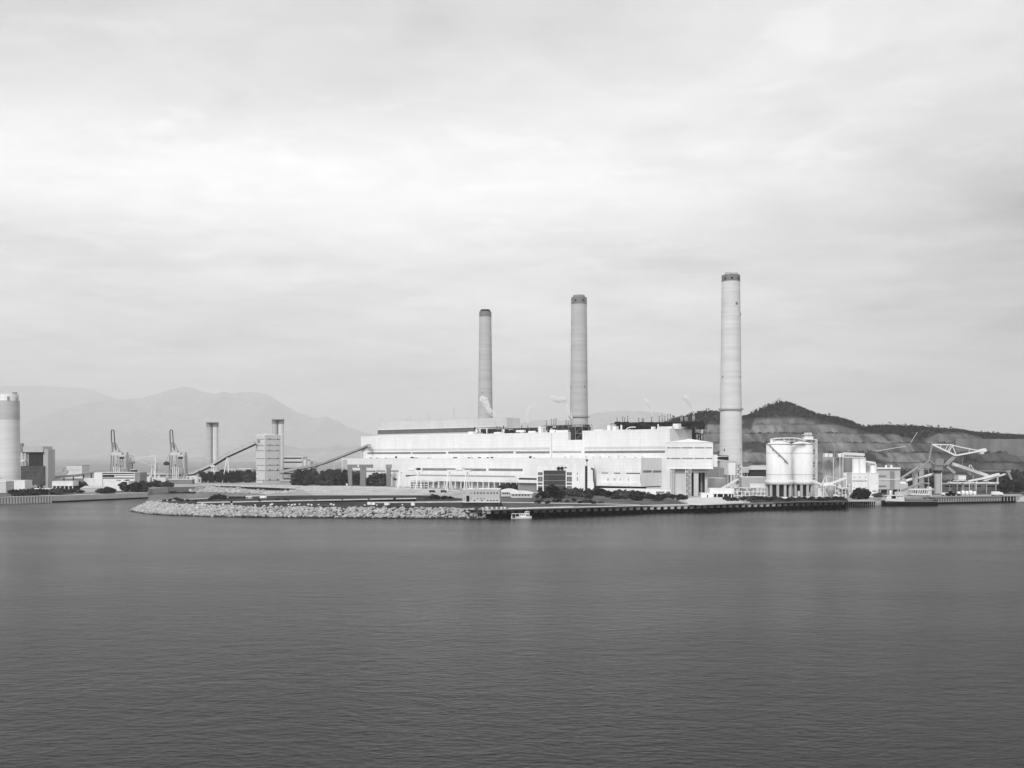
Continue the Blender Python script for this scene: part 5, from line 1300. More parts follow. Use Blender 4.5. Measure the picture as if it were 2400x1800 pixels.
# ------------------------------------------------------------------ pump house and things on the breakwater
t_, f = simple('pump_house', 'pale grey two-storey pump house with rows of small square dark windows, above the dark bank', 'pump house', 1084,1171,1147.5,1176.5, 628, 13, -3, 'lightgrey', z0=Fr(1127,628).z(1127,1176.5))
MB().pbox(f,1083.5,1172,1176,1190,-1,14.5,z0=G,z1=f.z(1127,1176.5)-.02).build('dark_plinth', M['dgrey'], t_)
MB().pbox(f,1083,1173,1176.3,1177.6,-1.4,-.05).build('plinth_edge', M['white2'], t_)
for x in (1110.5,1118,1125.5,1132.5,1141.5,1149,1156,1163.5): MB().pbox(f,x,x+3.6,1154.3,1157,-.1,.1).build('window', M['black'], t_)
for x in (1110.5,1127.5,1141.5,1149,1156,1163.5): MB().pbox(f,x,x+3.4,1171.8,1174.6,-.1,.1).build('window', M['black'], t_)
for x in (1118,1125.5,1132.5): MB().pbox(f,x,x+3.4,1168,1169.6,-.1,.1).build('window', M['black'], t_)
for x, y in ((1087,1154.5),(1087,1168.5),(1102.5,1155),(1102.5,1168)): MB().pbox(f,x,x+2,y,y+2,-.1,.1).build('window', M['black'], t_)
MB().pbox(f,1093,1100,1162,1175.8,-.1,.1).build('door', M['black'], t_)
MB().pbox(f,1089,1094,1144.5,1147,5,9,z0=f.z(1127,1147.5)+.5).pbox(f,1108,1122,1145,1147,5,9,z0=f.z(1127,1147.5)+.5).build('roof_unit', M['dgrey'], t_)
for i,(x0,x1,y0,y1,dd,lab) in enumerate(((1172,1214,1145.5,1154,790,'left low white curved-roof shelter beside the pump house'),(1195,1250,1150.5,1158,760,'right longer white curved-roof shelter with small dark openings below the office block'))):
    f = Fr((x0+x1)/2,dd,0); t_ = tfr('curved_roof_shelter', lab, 'shelter', f); a, b = f.u(x0), f.u(x1); z0 = f.z((x0+x1)/2,y1); z1 = f.z((x0+x1)/2,y0)
    pts = [(a,z0),(b,z0)]+[(b+(a-b)*s, z0+(z1-z0)*math.sin(math.pi*(.15+.7*s))) for s in [j/8 for j in range(9)]]
    MB().prism(f,pts,0,9).build('roof', M['white2'], t_)
    MB().box(f,a+.8,b-.8,.8,8.5,G,z0-.02).build('wall', M['concp'], t_)
    for k in range(6): 
        u = a+2+(b-a-4)*k/6; MB().box(f,u,u+1.1,.68,.9,z0-1.4,z0-.5).build('opening', M['black'], t_)
# covered belt conveyor along the breakwater
cb = thing('breakwater_conveyor', 'long low covered conveyor with white lid and dark junction boxes running along the breakwater', 'conveyor', WG(720,1183))
A, B = XG(462,668,G+.5), XG(975,705,G+.5)
za0, zb0 = H-(1178.0-HY)/FP*668, H-(1168-HY)/FP*705
mb = MB(); a = Vector((A.x,A.y,za0)); b = Vector((B.x,B.y,zb0)); mb.slab(a,b,.7,3.0).build('lid', M['concp'], cb)
MB().slab(a-Vector((0,-.3,.75)),b-Vector((0,-.3,.95)),.7,2.2).build('belt_casing', M['black'], cb)
for px in (543,609,675,739,802,864,925):
    s = (px-462)/(975-462); s = s*668/(668*s+705*(1-s)) if False else s
    p = a.lerp(b,s); q = Fr(px,p.y); MB().box(Fr(px,p.y),-.85,.85,-1.9,1.2,G,p.z+.75).build('junction_box', M['black'], cb)
MB().add([a+Vector((0,1.2,-.4)),b+Vector((0,1.2,-.4)),Vector((b.x,b.y+1.2,G)),Vector((a.x,a.y+1.2,G)),a+Vector((0,1.6,-.4)),b+Vector((0,1.6,-.4)),Vector((b.x,b.y+1.6,G)),Vector((a.x,a.y+1.6,G))],[(0,3,2,1),(4,5,6,7),(0,1,5,4),(2,3,7,6),(1,2,6,5),(3,0,4,7)]).build('back_sheeting', M['black'], cb)
mb = MB()
for i in range(33):
    p = a.lerp(b,(i+.5)/33); mb.bar(p-Vector((0,0,.5)),Vector((p.x,p.y,G)),.3)
mb.build('supports', M['dgrey'], cb)
o = MB().slab(XG(880,672,G+.4),XG(1085,684,G+.4),.9,1.2).build('low_pipe', M['concp']); tag(o, 'thin pale pipe on the ground between the covered conveyor and the pump house', 'pipe')
bx = []
bxs = (468,474,480,497,523,543,598,634,638,676,684,691,702,723,730,747,776,782,855,865,875,883,905,911,943,968)
for i, px in enumerate(bxs):
    D = 640+6*math.sin(i*1.7); sz = 1.5 if px in (865,875,905,968) else (.8 if i % 3 else .6)
    f = Fr(px, D, (i*17)%30-15); lab = 'small white equipment crate on the dark breakwater grass' if sz < 1.5 else {865:'large white crate, left one of the close pair on the breakwater grass',875:'large white crate, right one of the close pair on the breakwater grass',905:'large white crate standing right of the close pair on the breakwater grass',968:'large white crate farthest right on the breakwater grass'}[px]
    t_ = tfr('equipment_crate', lab, 'crate', f, 'small white crates on the breakwater' if sz < 1.5 else 'large white crates on the breakwater')
    MB().box(f,-sz*.75,sz*.75,-sz/2,sz/2,G+.15,G+sz*1.2).build('body', M['white2'], t_); MB().box(f,-sz*.8,sz*.8,-sz*.55,sz*.55,G+sz*1.22,G+sz*1.32).build('lid', M['white2'], t_)
simple('low_dark_shed', 'long low dark shed on the inner edge of the breakwater', 'shed', 535,572,1163.5,1170, 745, 5, 0, 'dgrey', roofm='grey')
simple('small_grey_hut', 'small pale hut just right of the long low dark shed on the breakwater', 'hut', 576,590,1164.5,1169, 745, 4, 0, 'lightgrey', wins=[(578,581,1165.5,1167.5),(587,589.5,1163.9,1166)])
f = Fr(617,740); tk = tfr('horizontal_tank', 'white rounded horizontal tank lying on the breakwater right of the small pale hut', 'tank', f)
MB().bar(f.P(-2.4,0,G+1.2),f.P(2.4,0,G+1.2),2.0,2.0,16).build('shell', M['white2'], tk); MB().box(f,-1.8,-1.3,-.7,.7,G,G+.5).box(f,1.3,1.8,-.7,.7,G,G+.5).build('cradle', M['steelg'], tk)
rr = random.Random(77)
for i,(px,D,h) in enumerate(((385,700,1.6),(398,705,1.8),(414,712,2.6),(424,700,2),(440,705,1.6),(492,720,2.2),(505,735,4.0),(515,738,4.2),(525,735,3.2),(456,700,1.5),(1000,735,2.2),(1015,735,4.2),(1025,738,3.6),(1040,738,3),(1055,738,2.6),(650,720,1.8),(668,715,2.0))):
    plant('s', px, D, h, 'low dark bush on the breakwater grass', 'bushes on the breakwater', rr)
vn = [('dark van parked on the coast road left of the pump house',1013,880),('second dark vehicle parked on the coast road, nearer the pump house',1040,880)]
for lab, px, D in vn:
    f = Fr(px,D,-8); t_ = tfr('parked_van', lab, 'van', f)
    MB().prism(f,[(-2.6,G+.4),(2.6,G+.4),(2.6,G+1.3),(1.7,G+2.2),(-2.6,G+2.2)],-1,1).build('body', M['dgrey'], t_)
    MB().prism(f,[(.4,G+1.4),(2.1,G+1.4),(1.6,G+2.05),(.4,G+2.05)],-1.04,-1.0).build('window', M['glass'], t_)
    for u in (-1.7,1.7):
        for w in (-1.05,.8): MB().bar(f.P(u,w,G+.4),f.P(u,w+.25,G+.4),.8,.8,10).build('wheel', M['black'], t_)
# pavilion, gate posts, gantries, duct legs
f = Fr(878,1120,-6); pv = tfr('white_pavilion', 'small white flat-roofed pavilion with square dark openings below the trees', 'pavilion', f)
MB().pbox(f,850,907,1135,1136.6,-.3,6).pbox(f,876,896,1133.6,1135,2,4).build('roof', M['white2'], pv); MB().pbox(f,852,905,1137,1143,2.5,5.5,z0=G,z1=f.z(878,1136.6)-.02).build('wall', M['black'], pv)
for px in (852,860,867,875,883,890,898,904): MB().pbox(f,px,px+1.4,1137,1143,0,.8,z0=G,z1=f.z(878,1136.6)-.02).build('column', M['white2'], pv)
for lab, px in (('left white gate post beside the grove, near the pavilion',813),('right white gate post beside the grove, near the pavilion',824.5)):
    f = Fr(px,1105); t_ = tfr('gate_post', lab, 'gate post', f, 'white gate posts'); MB().box(f,-.8,.8,-.8,.8,G,G+2).build('post', M['white2'], t_); MB().box(f,-1,1,-1,1,G+2.01,G+2.4).build('cap', M['white2'], t_)
gf = Fr(843,1085,0); dl = tfr('duct_support_frame', 'grey T-shaped duct frame of boxy beams and legs before the hall\'s left end', 'support frame', gf)
MB().pbox(gf,814,873,1088.8,1096.4,0,5).build('beam', M['midgrey'], dl)
MB().pbox(gf,844,857,1096.6,1138,.5,5,z0=G,z1=gf.z(843,1096.4)-.02).build('leg', M['midgrey'], dl)
MB().prism(gf,[(gf.u(817),G),(gf.u(824.5),G),(gf.u(824.5),gf.z(820,1096.5)),(gf.u(814),gf.z(820,1096.5)),(gf.u(814),gf.z(820,1100))],.5,4.5).build('leg', M['midgrey'], dl)
MB().pbox(gf,838,841,1089.5,1094,-.2,0).build('sign_panel', M['white2'], dl)
gf = Fr(910,1070,0); d2 = tfr('duct_column', 'single grey upright duct column rising from the grove right of the T-shaped frame', 'column', gf)
MB().pbox(gf,904,917,1088.8,1098,0,5).build('cap_box', M['grey'], d2); MB().pbox(gf,905.5,915,1098.2,1140,.5,4.5,z0=G,z1=gf.z(910,1098)-.02).build('shaft', M['midgrey'], d2)
def gantry(px, D, wpx, ytop, label, label_g):
    f = Fr(px, D, -35); t = tfr('gantry_crane', label, 'gantry crane', f, label_g)
    zt = f.z(px,ytop); a, b = f.u(px-wpx/2), f.u(px+wpx/2)
    MB().box(f,a-1,b+4,-1,1,zt,zt+1.8).build('bridge', M['steelw'], t)
    MB().box(f,a+(b-a)*.45,a+(b-a)*.8,-1.8,1.8,zt+1.82,zt+4.2).build('trolley', M['white2'], t)
    for u in (a+.5, b-.5):
        for w in (-5,5): MB().bar(f.P(u,w,G),f.P(u,w*.2,zt),.8).build('leg', M['steelw'], t)
        mb = MB().bar(f.P(u,-5,G+.8),f.P(u,5,G+.8),.6).build('tie_beam', M['steelw'], t)
    for w in (-3.2,): MB().bar(f.P(a+2.6,w*1.5,G),f.P(a+.8,w*.4,zt),.5).build('brace', M['steelw'], t)
    return t
gantry(960, 990, 44, 1106, 'left one of the two white A-legged gantry cranes before the hall', 'white gantry cranes')
gantry(1073, 905, 44, 1106, 'right one of the two white A-legged gantry cranes, behind the pump house', 'white gantry cranes')

# ------------------------------------------------------------------ transfer tower, conveyors
FT = Fr(621, 1225, YAW)
tt = tfr('transfer_tower', 'tall narrow white tower with thin dark floor bands where the sloping conveyor ends', 'transfer tower', FT)
ul = FT.u(600); wr = FT.w(658); zt = FT.z(621,1020)
MB().box(FT,ul,0,0,wr,G,zt).build('wall', M['off'], tt)
parapet(FT, ul, 0, 0, wr, zt+.02, M['white2'], tt)
MB().box(FT,-6,-1,3,14,zt+.03,FT.z(625,1016.5)).build('roof_house', M['white2'], tt)
for y in (1029.2,1043.6,1056.4,1075,1090.6,1103.3,1126.2):
    z = FT.z(621,y); MB().box(FT,ul+1.2,-1,-.12,.1,z-.35,z+.45).build('floor_band', M['midgrey'], tt)
    MB().box(FT,-.1,.12,1.2,wr-1.2,z-.3,z+.4).build('floor_band', M['midgrey'], tt)
    if True:
        for s in (.28,.77): MB().box(FT,.1,.2,wr*s,wr*s+1.4,z-.4,z+(1.0 if y < 1100 else 2)).build('small_window', M['black'], tt)
MB().box(FT,.1,.2,0,.1,0,0).v
for y in (1098,1111,1122): z = FT.z(603,y); MB().box(FT,ul+.3,ul+1.0,-.2,-.1,z-1,z+1.2).build('small_window', M['black'], tt)
MB().box(FT,-2.6,-1.6,-.2,.0,G,G+4.4).build('door', M['black'], tt)
MB().box(FT,ul+4,ul+8,-1.2,0,FT.z(612,1036),FT.z(612,1031)).build('balcony', M['grey'], tt)
# long sloping conveyor (sea side): flat run, climb, steeper climb
Dc = 1235
lc = thing('sloping_conveyor', 'long conveyor gallery climbing from the cranes up to the tall banded tower', 'conveyor', XG(520,Dc))
pp = [(318,1110,1330),(440,1111,1300),(455,1108.5,1290),(500,1088,1270),(535,1067,1252),(598,1038,1231)]
mb = MB(); md = MB(); mr_ = MB()
for a, b in zip(pp, pp[1:]):
    p, q = W(*a), W(*b); mb.slab(p,q,2.6,4.2)
    md.slab(p-Vector((0,0,1.95)),q-Vector((0,0,1.95)),1.3,3.6)
    n_ = max(2,int((q-p).length/4))
    for i in range(n_+1):
        o_ = p.lerp(q,i/n_); mr_.bar(o_+Vector((0,-2,1.3)),o_+Vector((0,-2,3.1)),.22)
    mr_.bar(p+Vector((0,-2,3.0)),q+Vector((0,-2,3.0)),.25)
mb.build('gallery', M['lightgrey'], lc); md.build('underside_truss', M['dgrey'], lc); mr_.build('handrail', M['steelg'], lc)
mb = MB()
def aleg(t, px, y, D, spread, n):
    for (dx, dd) in spread: MB().bar(W(px+dx*.12,y,D), XG(px+dx,D+dd), 1.1,1.1,8).build('leg', M['steelw'], t)
aleg(lc, 500, 1090.5, 1262, ((-13,-20),(-7,6),(3,-20),(10,6)), 4)
MB().box(Fr(500,1262),-3,3,-3,3,W(500,1091.5,1262).z-1.4,W(500,1091.5,1262).z).build('leg_head', M['steelw'], lc)
aleg(lc, 534, 1070.5, 1252, ((-13,-20),(2,-18),(4,6)), 3)
for px in (335,352,372,392,412,432): 
    for s in (-1,1): MB().bar(W(px+s,1113.5,1318-(px-335)*.2),XG(px+s*3.4,1318-(px-335)*.2),.9).build('trestle', M['steelw'], lc)
f = Fr(460,1240); simple('belt_drive_house', 'small pale house under the foot of the sloping conveyor', 'house', 451,463,1117,1131, 1240, 9, 0, 'off')
simple('belt_drive_house', 'smaller pale house with dark door right of the conveyor foot house', 'house', 464,471,1120,1130, 1238, 7, 0, 'lightgrey', wins=[(466,468.5,1123,1130)])
# second thin conveyor to the hall
ic = thing('rising_conveyor', 'thin grey conveyor tube curving up from the tall banded tower to the hall wall', 'conveyor', XG(760,1180))
pp = [(656,1106.5,1225),(700,1097.5,1218),(742,1089.5,1200),(760,1084.5,1195),(785,1075.5,1185),(812,1064.5,1178),(840,1053.5,1170),(860,1045,1162),(866,1043,1150),(866,1049,1148)]
mb = MB(); th = [3.4,3.0,2.4,2.2,2.1,2.1,2.1,2.1,2.0,1.6]
for i,(a,b) in enumerate(zip(pp, pp[1:])): mb.slab(W(*a),W(*b),th[i],3.2)
mb.build('gallery', M['steelg'], ic)
mb = MB()
for i,(a,b) in enumerate(zip(pp[:8], pp[1:8])): mb.slab(W(*a)-Vector((0,.1,th[i]*.55+.3)),W(*b)-Vector((0,.1,th[i]*.5+.3)),.5,3.3)
mb.build('underside_truss', M['dgrey'], ic)
for (px,y,D,w_) in ((740,1092,1205,2.6),(783,1079,1186,.9),(848,1054,1168,1.1),(808,1069,1180,1.6)): MB().bar(W(px,y,D),XG(px,D),w_).build('support', M['concp'], ic)
MB().box(Fr(740,1205),-3.2,3.2,-2,2,W(740,1094,1205).z-.5,W(740,1091.5,1205).z).build('support_head', M['concp'], ic)
# striped building right of the tower
t_, f = simple('striped_store', 'stepped pale building with long black window stripes behind the tall banded tower', 'building', 655,709,1071,1138, 1300, 30, 0, 'off')
MB().pbox(f,708,718,1077,1137,2,28,z0=G).build('step_wall', M['off'], t_); MB().pbox(f,718.2,727.5,1081,1137,5,24,z0=G).build('stair_wall', M['lightgrey'], t_)
for (x1,y0,y1,w_) in ((707,1072.6,1075.4,-.1),(716,1081.8,1084.6,1.85),(699,1096.5,1100.5,-.1),(697,1108.5,1111.5,-.1),(686,1121,1124.8,-.1)): MB().pbox(f,656,min(x1,708.5),y0,y1,-.15,.1).build('window_stripe', M['black'], t_)
simple('grey_ground_store', 'low grey store at the right foot of the tall banded tower', 'store', 657,683,1126,1137, 1215, 14, 0, 'grey')
simple('lamp_column_house', 'slim pale stair house right of the striped building', 'stair house', 720,727,1083,1110, 1240, 8, 0, 'lightgrey')

# ------------------------------------------------------------------ left plant
bh = Fr(80,1000,0)
sx_ = tfr('left_boiler_house', 'dark gridded boiler house with grey drum top and pale side slab, beside the cut-off chimney', 'boiler house', Fr(113,1000,-4))
f = Fr(80,1000,0)
MB().pbox(f,49,105,1092,1137,0,22,z0=f.z(80,1137),z1=f.z(80,1092)).build('lower_block', mat('dark_gridded_cladding', .085, .7, .35, .2, (1,1,1), (3.4,3.6,.7,1.7)), sx_)
MB().pbox(f,68,101,1061,1091.9,2,20,z1=f.z(80,1060)).build('upper_block', M['dgrey'], sx_)
MB().pbox(f,60,68,1061,1091.9,4,18,z1=f.z(80,1060)).build('pale_side', M['conc'], sx_)
p = XG(78,1011); k = 1011/FP
MB().pbox(f,53,101,1046,1059.5,0,20).build('drum_house', M['lightgrey'], sx_); MB().pbox(f,52,102,1059.8,1061.6,-.6,20.5).build('roof_edge', M['dgrey'], sx_)
MB().pbox(f,101.5,113,1053,1142,1,16,z0=G).build('side_slab', M['conc'], sx_)
mb = MB()
for px in (54,60,66): mb.bar(f.P(f.u(px),1,f.z(80,1060)),f.P(f.u(px),1,f.z(80,1092)),.7)
for y in (1068,1078,1086): mb.bar(f.P(f.u(50),1,f.z(80,y)),f.P(f.u(67),1,f.z(80,y)),.6)
mb.build('steel_frame', M['steelg'], sx_)
MB().pbox(f,47,58,1078,1081,-1.5,2).build('duct', M['white2'], sx_); MB().pbox(f,47.5,51.5,1039,1060,0,4).build('vent_shaft', M['grey'], sx_)
mb = MB()
for px in (52,62,70,77,84,92,100): MB().bar(f.P(f.u(px),1.5,f.z(80,1137)),f.P(f.u(px),1.5,G),.9).build('leg', M['steelg'], sx_)
MB().pbox(f,88,101,1137.5,1146,2,14,z0=G).build('ground_room', M['dark'], sx_)
P = simple
P('white_block', 'plain white block right of the foot of the cut-off chimney', 'building', 28,58,1127,1150, 905, 14, 0, 'white2')
P('white_block', 'white block in front of the cut-off chimney at the very left edge', 'building', -30,14,1129,1165, 870, 14, 0, 'off', wins=[(0,4,1120,1121)])
P('round_plant_base', 'low pale wall and sheds along the quay below the cut-off chimney', 'shed', 25,78,1151,1166, 835, 8, 0, 'off', wins=[(40,54,1149.5,1152),(71,76,1157,1163)])
P('quay_office', 'long low pale office between the boiler house and the small white shed', 'office', 78,117,1146,1164, 842, 8, 0, 'lightgrey', wins=[(84,92,1153,1155.5),(100,108,1153,1155.5)])
t_, f = P('small_white_shed', 'white roofed open-sided shed with dark underside right of the boiler house', 'shed', 122,171,1129,1139, 915, 12, 0, 'white2', z0=Fr(146,915).z(146,1139))
MB().pbox(f,123,170,1139.4,1152,4,11,z0=G,z1=f.z(146,1139)-.02).build('inner_wall', M['dgrey'], t_)
for px in (122,131,140,150,160,169): MB().pbox(f,px,px+1.7,1139.4,1152,.3,1.3,z0=G,z1=f.z(146,1139)-.02).build('post', M['white2'], t_)
MB().pbox(f,125,140,1144,1149,-.1,2,z0=G).build('low_wall', M['white2'], t_)
t_, f = P('shallow_roofed_building', 'wide pale building with a shallow hipped roof left of the big white store', 'building', 188,246,1145,1163, 880, 14, 0, 'lightgrey', wins=[(197,203,1155,1157),(207,216,1159,1163),(210,226,1154.5,1156),(232,240,1155,1157)], roof='shed', roofm='conc')
P('big_white_store', 'big plain white store with a tree on each side, below the striped long building', 'store', 246,301,1129,1153, 925, 16, 0, 'white2')
t_, f = P('striped_long_building', 'long building with black and white horizontal stripes, white left end and grey right end', 'building', 240,316,1108,1133, 1010, 20, 0, 'white', wins=[(241,315,1108.4,1110.8),(241,268,1112.8,1118),(269,315,1113.6,1115),(241,315,1119.4,1121.6)], wm='black')
MB().pbox(f,220.5,239.8,1107.5,1133,-1,18,z0=G).build('left_end', M['white2'], t_); MB().pbox(f,316.2,328,1107.5,1133,-1,18,z0=G).build('right_end', M['grey'], t_)
MB().pbox(f,196,220,1121,1134,1,14,z0=G).build('left_wing', M['white2'], t_)
lv = thing('left_conveyor', 'low grey conveyor gallery curving from the boiler house to the striped long building', 'conveyor', XG(170,1060))
mb = MB(); pp = [(114,1121,1045),(140,1117.5,1050),(180,1114.5,1060),(222,1107.5,1075)]
for a, b in zip(pp, pp[1:]): mb.slab(W(*a),W(*b),2.6,3.5)
mb.build('gallery', M['steelg'], lv)
mb = MB(); pp2 = [(114,1107,1180),(135,1104,1180),(150,1101,1180),(158,1108,1180)]
for a, b in zip(pp2, pp2[1:]): mb.slab(W(*a),W(*b),3.2,3.5)
mb.build('upper_gallery', M['steelg'], lv)
[MB().bar(W(px,y,1060),XG(px,1060),1).build('trestle', M['dgrey'], lv) for px,y in ((124,1119),(150,1116),(172,1115),(196,1112),(214,1109))]
P('long_dark_shed', 'long low dark shed under the left conveyor gallery', 'shed', 114,196,1121,1133, 1090, 12, 0, 'midgrey')
P('far_pale_building', 'far pale hazy building with a thin dark roof line behind the left conveyor', 'building', 156,192,1091,1125, 1330, 24, 0, 'off', wins=[(158,190,1101,1101.9)], wm='grey', roofm='midgrey')
for i,(x0,x1,y0,lab) in enumerate(((527,552,1100,'far grey low block seen between the conveyor legs and the tall tower, left'),(555,590,1099,'far grey low block just left of the tall banded tower'),(578,600,1107,'far small grey block at the left foot of the tall banded tower'),(478,486,1101,'far small grey block behind the four-legged trestle'))):
    P('distant_block', lab, 'building', x0,x1,y0,1125, 1350+8*i, 20, 0, 'conc')
P('low_dark_wharf_shed', 'low dark wharf shed behind the basin, under the flat conveyor run', 'shed', 394,450,1124,1132, 1170, 10, 0, 'midgrey')
for i,(x0,x1,y0,y1,lab) in enumerate(((332,352,1119,1128,'small pale shed under the flat conveyor run, left of the basin wall'),(356,388,1121,1129,'long pale shed under the flat conveyor run'),(436,450,1117,1124,'small pale shed left of the conveyor foot house'))):
    P('pale_shed', lab, 'shed', x0,x1,y0,y1, 1240, 10, 0, 'off', wins=[(x0+3,x0+7,y0+2,y0+5)])
P('slim_kiosk', 'slim dark-roofed kiosk left of the striped long building roof end', 'kiosk', 306,316,1101,1108, 1240, 8, 0, 'dgrey')

# ------------------------------------------------------------------ ship unloader cranes
def unloader(px, D, label, house_right=True):
    k = D/FP; f = Fr(px, D, 0); X = lambda d: d*k; Z = lambda y: H-(y-HY)*k
    t = tfr('ship_unloader_crane', label, 'crane', f, 'ship unloader cranes')
    dx = lambda a: X(a)                       # a: pixel offset from the crane's left edge
    mb = MB()
    w = 2
    mb.bar(f.P(dx(3),w,Z(1060)),f.P(dx(1.5),w,Z(1010)),1.0).bar(f.P(dx(9.5),w,Z(1040)),f.P(dx(7.8),w,Z(1010)),1.0)
    mb.bar(f.P(dx(1.5),w,Z(1010)),f.P(dx(3.2),w,Z(1007.6)),1).bar(f.P(dx(3.2),w,Z(1007.8)),f.P(dx(6.2),w,Z(1007.8)),1).bar(f.P(dx(6.2),w,Z(1007.6)),f.P(dx(7.8),w,Z(1010)),1)
    mb.bar(f.P(dx(9.5),3,Z(1036)),f.P(dx(13),3,Z(1057)),.7)
    mb.build('raised_boom', M['dgrey'], t)
    mb = MB()
    for w in (1,3):
        mb.bar(f.P(dx(3),w,Z(1038)),f.P(dx(4),w,Z(1062)),1.2).bar(f.P(dx(6),w,Z(1037)),f.P(dx(13.5),w,Z(1060)),1.0).bar(f.P(dx(4),w,Z(1050)),f.P(dx(10),w,Z(1042)),.7)
        mb.bar(f.P(dx(10),w,Z(1036)),f.P(dx(22),w,Z(1060)),.5)
    mb.build('apex_frame', M['steelg'], t)
    MB().box(f,dx(5),dx(27),-.5,6.5,Z(1066.5),Z(1060)).build('girder', M['concp'], t)
    MB().box(f,dx(7),dx(20),-.8,6.8,Z(1060)+.02,Z(1056)).build('machine_house', M['lightgrey'], t)
    MB().box(f,dx(23),dx(32),-.8,6.8,Z(1076),Z(1070)).build('operator_cab', M['dgrey'], t)
    MB().box(f,dx(22),dx(33),-1,7,Z(1070)+.02,Z(1068)).build('cab_roof', M['white2'], t)
    for (a,b,t_) in ((3,0,1.0),(17,19,1.2),(22,34,.8),(37,38,1.4)):
        for w in (0,8): MB().bar(f.P(dx(a),w,Z(1067)),f.P(dx(b),w,G),t_).build('leg', M['steelg'] if a != 3 else M['midgrey'], t)
    MB().box(f,dx(33),dx(38.5),0,7,Z(1098),Z(1060)).build('rear_tower', M['lightgrey'], t)
    mb = MB()
    for y in (1082,1098): mb.bar(f.P(dx(1),0,Z(y)),f.P(dx(38),0,Z(y)),.6)
    mb.bar(f.P(dx(20),0,Z(1070)),f.P(dx(31),0,Z(1098)),.7).bar(f.P(dx(20),0,Z(1098)),f.P(dx(31),0,Z(1072)),.6)
    mb.build('bracing', M['steelg'], t)
    MB().prism(f,[(dx(12),Z(1104)),(dx(18),Z(1104)),(dx(23),Z(1092)),(dx(8),Z(1092))],0,6).build('hopper', M['steelg'], t)
    MB().box(f,dx(13.5),dx(15.5),1,4,Z(1091.9),Z(1088)).build('hopper_cab', M['dark'], t)
    for a in (9,14,20,24): MB().bar(f.P(dx(a),-1,Z(1094)),f.P(dx(a+2 if a<16 else a-2),-1,G+.5),.8).build('strut', M['steelw'], t)
    return t
unloader(258, 1290, 'left one of the two ship unloader cranes with raised loop-shaped booms')
unloader(395.5, 1290, 'right one of the two ship unloader cranes, beside the hanging grab')
f = Fr(391,1285); gb = thing('grab_bucket', 'dark rounded grab hanging just left of the right unloader crane', 'grab', W(390,1090,1286))
k = 1286/FP; p = W(390,1086,1286)
MB().rev(p.x,p.y,[(.4,p.z-2.6),(3.2,p.z-2.2),(3.7,p.z),(2.6,p.z+1.8),(.6,p.z+2.6)],16).build('shell', M['dgrey'], gb)
MB().bar((p.x,p.y,p.z+2.5),W(397,1062,1290),.2).bar(p,W(396,1086,1290),.5).build('cable', M['dgrey'], gb)
sk = thing('bucket_wheel_stacker', 'slender stacker with a drooping cable-stayed boom between the two unloader cranes', 'stacker', XG(335,1290))
D = 1285; f = Fr(300,D)
mb = MB(); rr = random.Random(6)
cx_, cz_ = W(306,1078,D).x, W(306,1078,D).z
for i in range(14):
    a = i*math.pi/7; mb.bar((cx_,D,cz_),(cx_+5*math.cos(a),D,cz_+6.5*math.sin(a)),.45); b = a+math.pi/7
    mb.bar((cx_+5*math.cos(a),D,cz_+6.5*math.sin(a)),(cx_+5*math.cos(b),D,cz_+6.5*math.sin(b)),.5)
mb.build('wheel_frame', M['steelg'], sk)
MB().slab(W(300,1083,D),W(315,1084,D),2.6,4).box(f,f.u(303),f.u(309),0,4,G,W(306,1084,D).z).build('pivot_house', M['midgrey'], sk)
MB().slab(W(312,1082,D),W(358,1093,D),1.0,2).build('boom', M['steelg'], sk)
mb = MB().bar(W(312,1076,D),W(364,1067,D),.35).bar(W(364,1067,D),W(365,1100,D),.8).bar(W(316,1075,D),W(354,1092,D),.25).bar(W(364,1067,D),W(352,1092,D),.25); mb.build('stay_mast', M['steelw'], sk)
MB().slab(W(354,1092,D),W(358,1094,D),2.4,3).box(f,f.u(359),f.u(366),0,4,W(0,1108,D).z,W(0,1086,D).z).build('tail_house', M['lightgrey'], sk)
MB().bar(W(357,1094,D),XG(352,D),1).bar(W(363,1104,D),XG(364,D),1.6).build('leg', M['steelw'], sk)

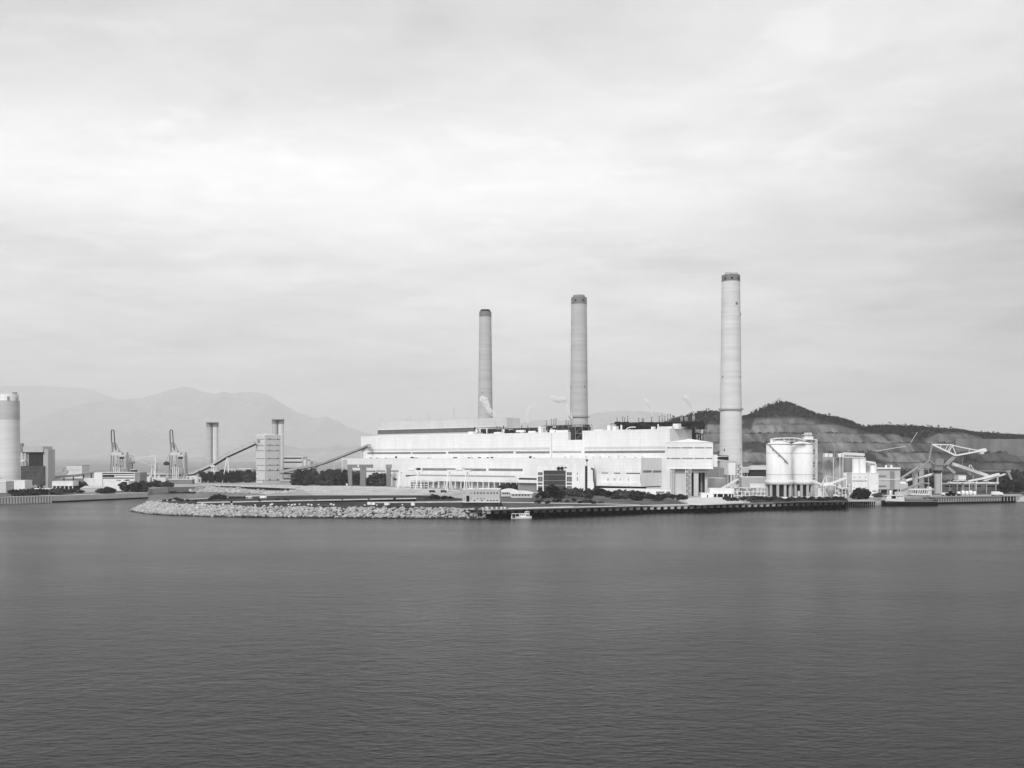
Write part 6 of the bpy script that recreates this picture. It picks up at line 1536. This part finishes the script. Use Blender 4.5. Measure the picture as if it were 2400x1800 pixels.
# ------------------------------------------------------------------ steam
def steam(pts, D, label, dens):
    t = bpy.data.materials.get('steam_%g' % dens)
    if not t:
        t = bpy.data.materials.new('steam_%g' % dens); t.use_nodes = True; nt = t.node_tree; nt.nodes.clear()
        v = nt.nodes.new('ShaderNodeVolumePrincipled'); o = nt.nodes.new('ShaderNodeOutputMaterial'); nt.links.new(v.outputs[0], o.inputs['Volume'])
        v.inputs['Color'].default_value = (.99,.99,.99,1)
        tc = nt.nodes.new('ShaderNodeTexCoord'); nn = nt.nodes.new('ShaderNodeTexNoise'); nn.inputs['Scale'].default_value = .28; nn.inputs['Detail'].default_value = 4
        mr = nt.nodes.new('ShaderNodeMapRange'); mr.inputs['From Min'].default_value = .42; mr.inputs['From Max'].default_value = .62; mr.inputs['To Max'].default_value = dens*1.7
        nt.links.new(tc.outputs['Object'], nn.inputs['Vector']); nt.links.new(nn.outputs['Fac'], mr.inputs['Value']); nt.links.new(mr.outputs[0], v.inputs['Density'])
    mb = MB(); ng = 12; rings = []
    P3 = [(W(x,y,D), r*1.25*D/FP) for x,y,r in pts]; n_ = 0
    fine = []
    for (p,r),(q,r2) in zip(P3,P3[1:]):
        for s in range(5): fine.append((p.lerp(q,s/5), r+(r2-r)*s/5))
    fine.append(P3[-1])
    for i,(p,r) in enumerate(fine):
        e = .25 if i == len(fine)-1 else 1
        d = (fine[min(i+1,len(fine)-1)][0]-fine[max(i-1,0)][0]).normalized(); ax = d.cross(Vector((0,1,0))).normalized(); ay = Vector((0,1,0))
        for k in range(ng):
            a = 2*math.pi*k/ng; rr_ = r*e*(1+.5*noise.noise(Vector((math.cos(a)*1.3, math.sin(a)*1.3+i*.6, D*.1))))
            mb.v.append(p+ax*math.cos(a)*rr_+ay*math.sin(a)*rr_)
    m_ = len(fine)
    for i in range(m_-1):
        for k in range(ng): mb.f.append((i*ng+k, i*ng+(k+1)%ng, (i+1)*ng+(k+1)%ng, (i+1)*ng+k)); mb.sm.append(True)
    mb.f += [tuple(range(ng-1,-1,-1)), tuple(range((m_-1)*ng, m_*ng))]; mb.sm += [False,False]
    o = mb.build('steam_plume', t); bm = bmesh.new(); bm.from_mesh(o.data); bmesh.ops.recalc_face_normals(bm, faces=bm.faces[:]); bm.to_mesh(o.data); bm.free(); tag(o, label, 'steam plume', 'steam plumes'); return o
steam([(1172,1001,1),(1166,990,2.2),(1158,974,4),(1147,962,5.5),(1142,950,6),(1136,938,6),(1124,932,5)], 1120, 'biggest white steam plume, drifting left across the foot of the leftmost tall chimney', .8)
steam([(1238,1000,.8),(1236,985,2),(1234,972,2.8),(1238,962,3),(1247,950,2.5),(1258,945,2)], 1090, 'faint thin steam wisp rising between the two left tall chimneys', 1.1)
steam([(1341,983,1),(1338,974,3),(1331,960,3.2),(1326,945,3.2),(1321,935,5),(1308,938,6),(1297,934,5),(1291,929,3)], 1060, 'curling steam plume just left of the middle tall chimney', 1.2)
steam([(1528,975,.8),(1526,962,2.2),(1521,948,3.2),(1514,940,4),(1509,936,3)], 960, 'thin steam plume over the middle of the boiler top vents', 1.15)
steam([(1626,972,1),(1623,960,3),(1617,948,4.5),(1610,935,5.5),(1603,926,4.5)], 950, 'soft steam plume left of the tallest chimney', 1.05)

# tell lifted copies of names apart only by Blender's own suffix; drop leftovers
for o in list(COL.objects):
    if o.type == 'MESH' and len(o.data.polygons) == 0: bpy.data.objects.remove(o)
for key, o in protos.items():
    if key not in used:
        for ch in list(o.children): bpy.data.objects.remove(ch)
        bpy.data.objects.remove(o)
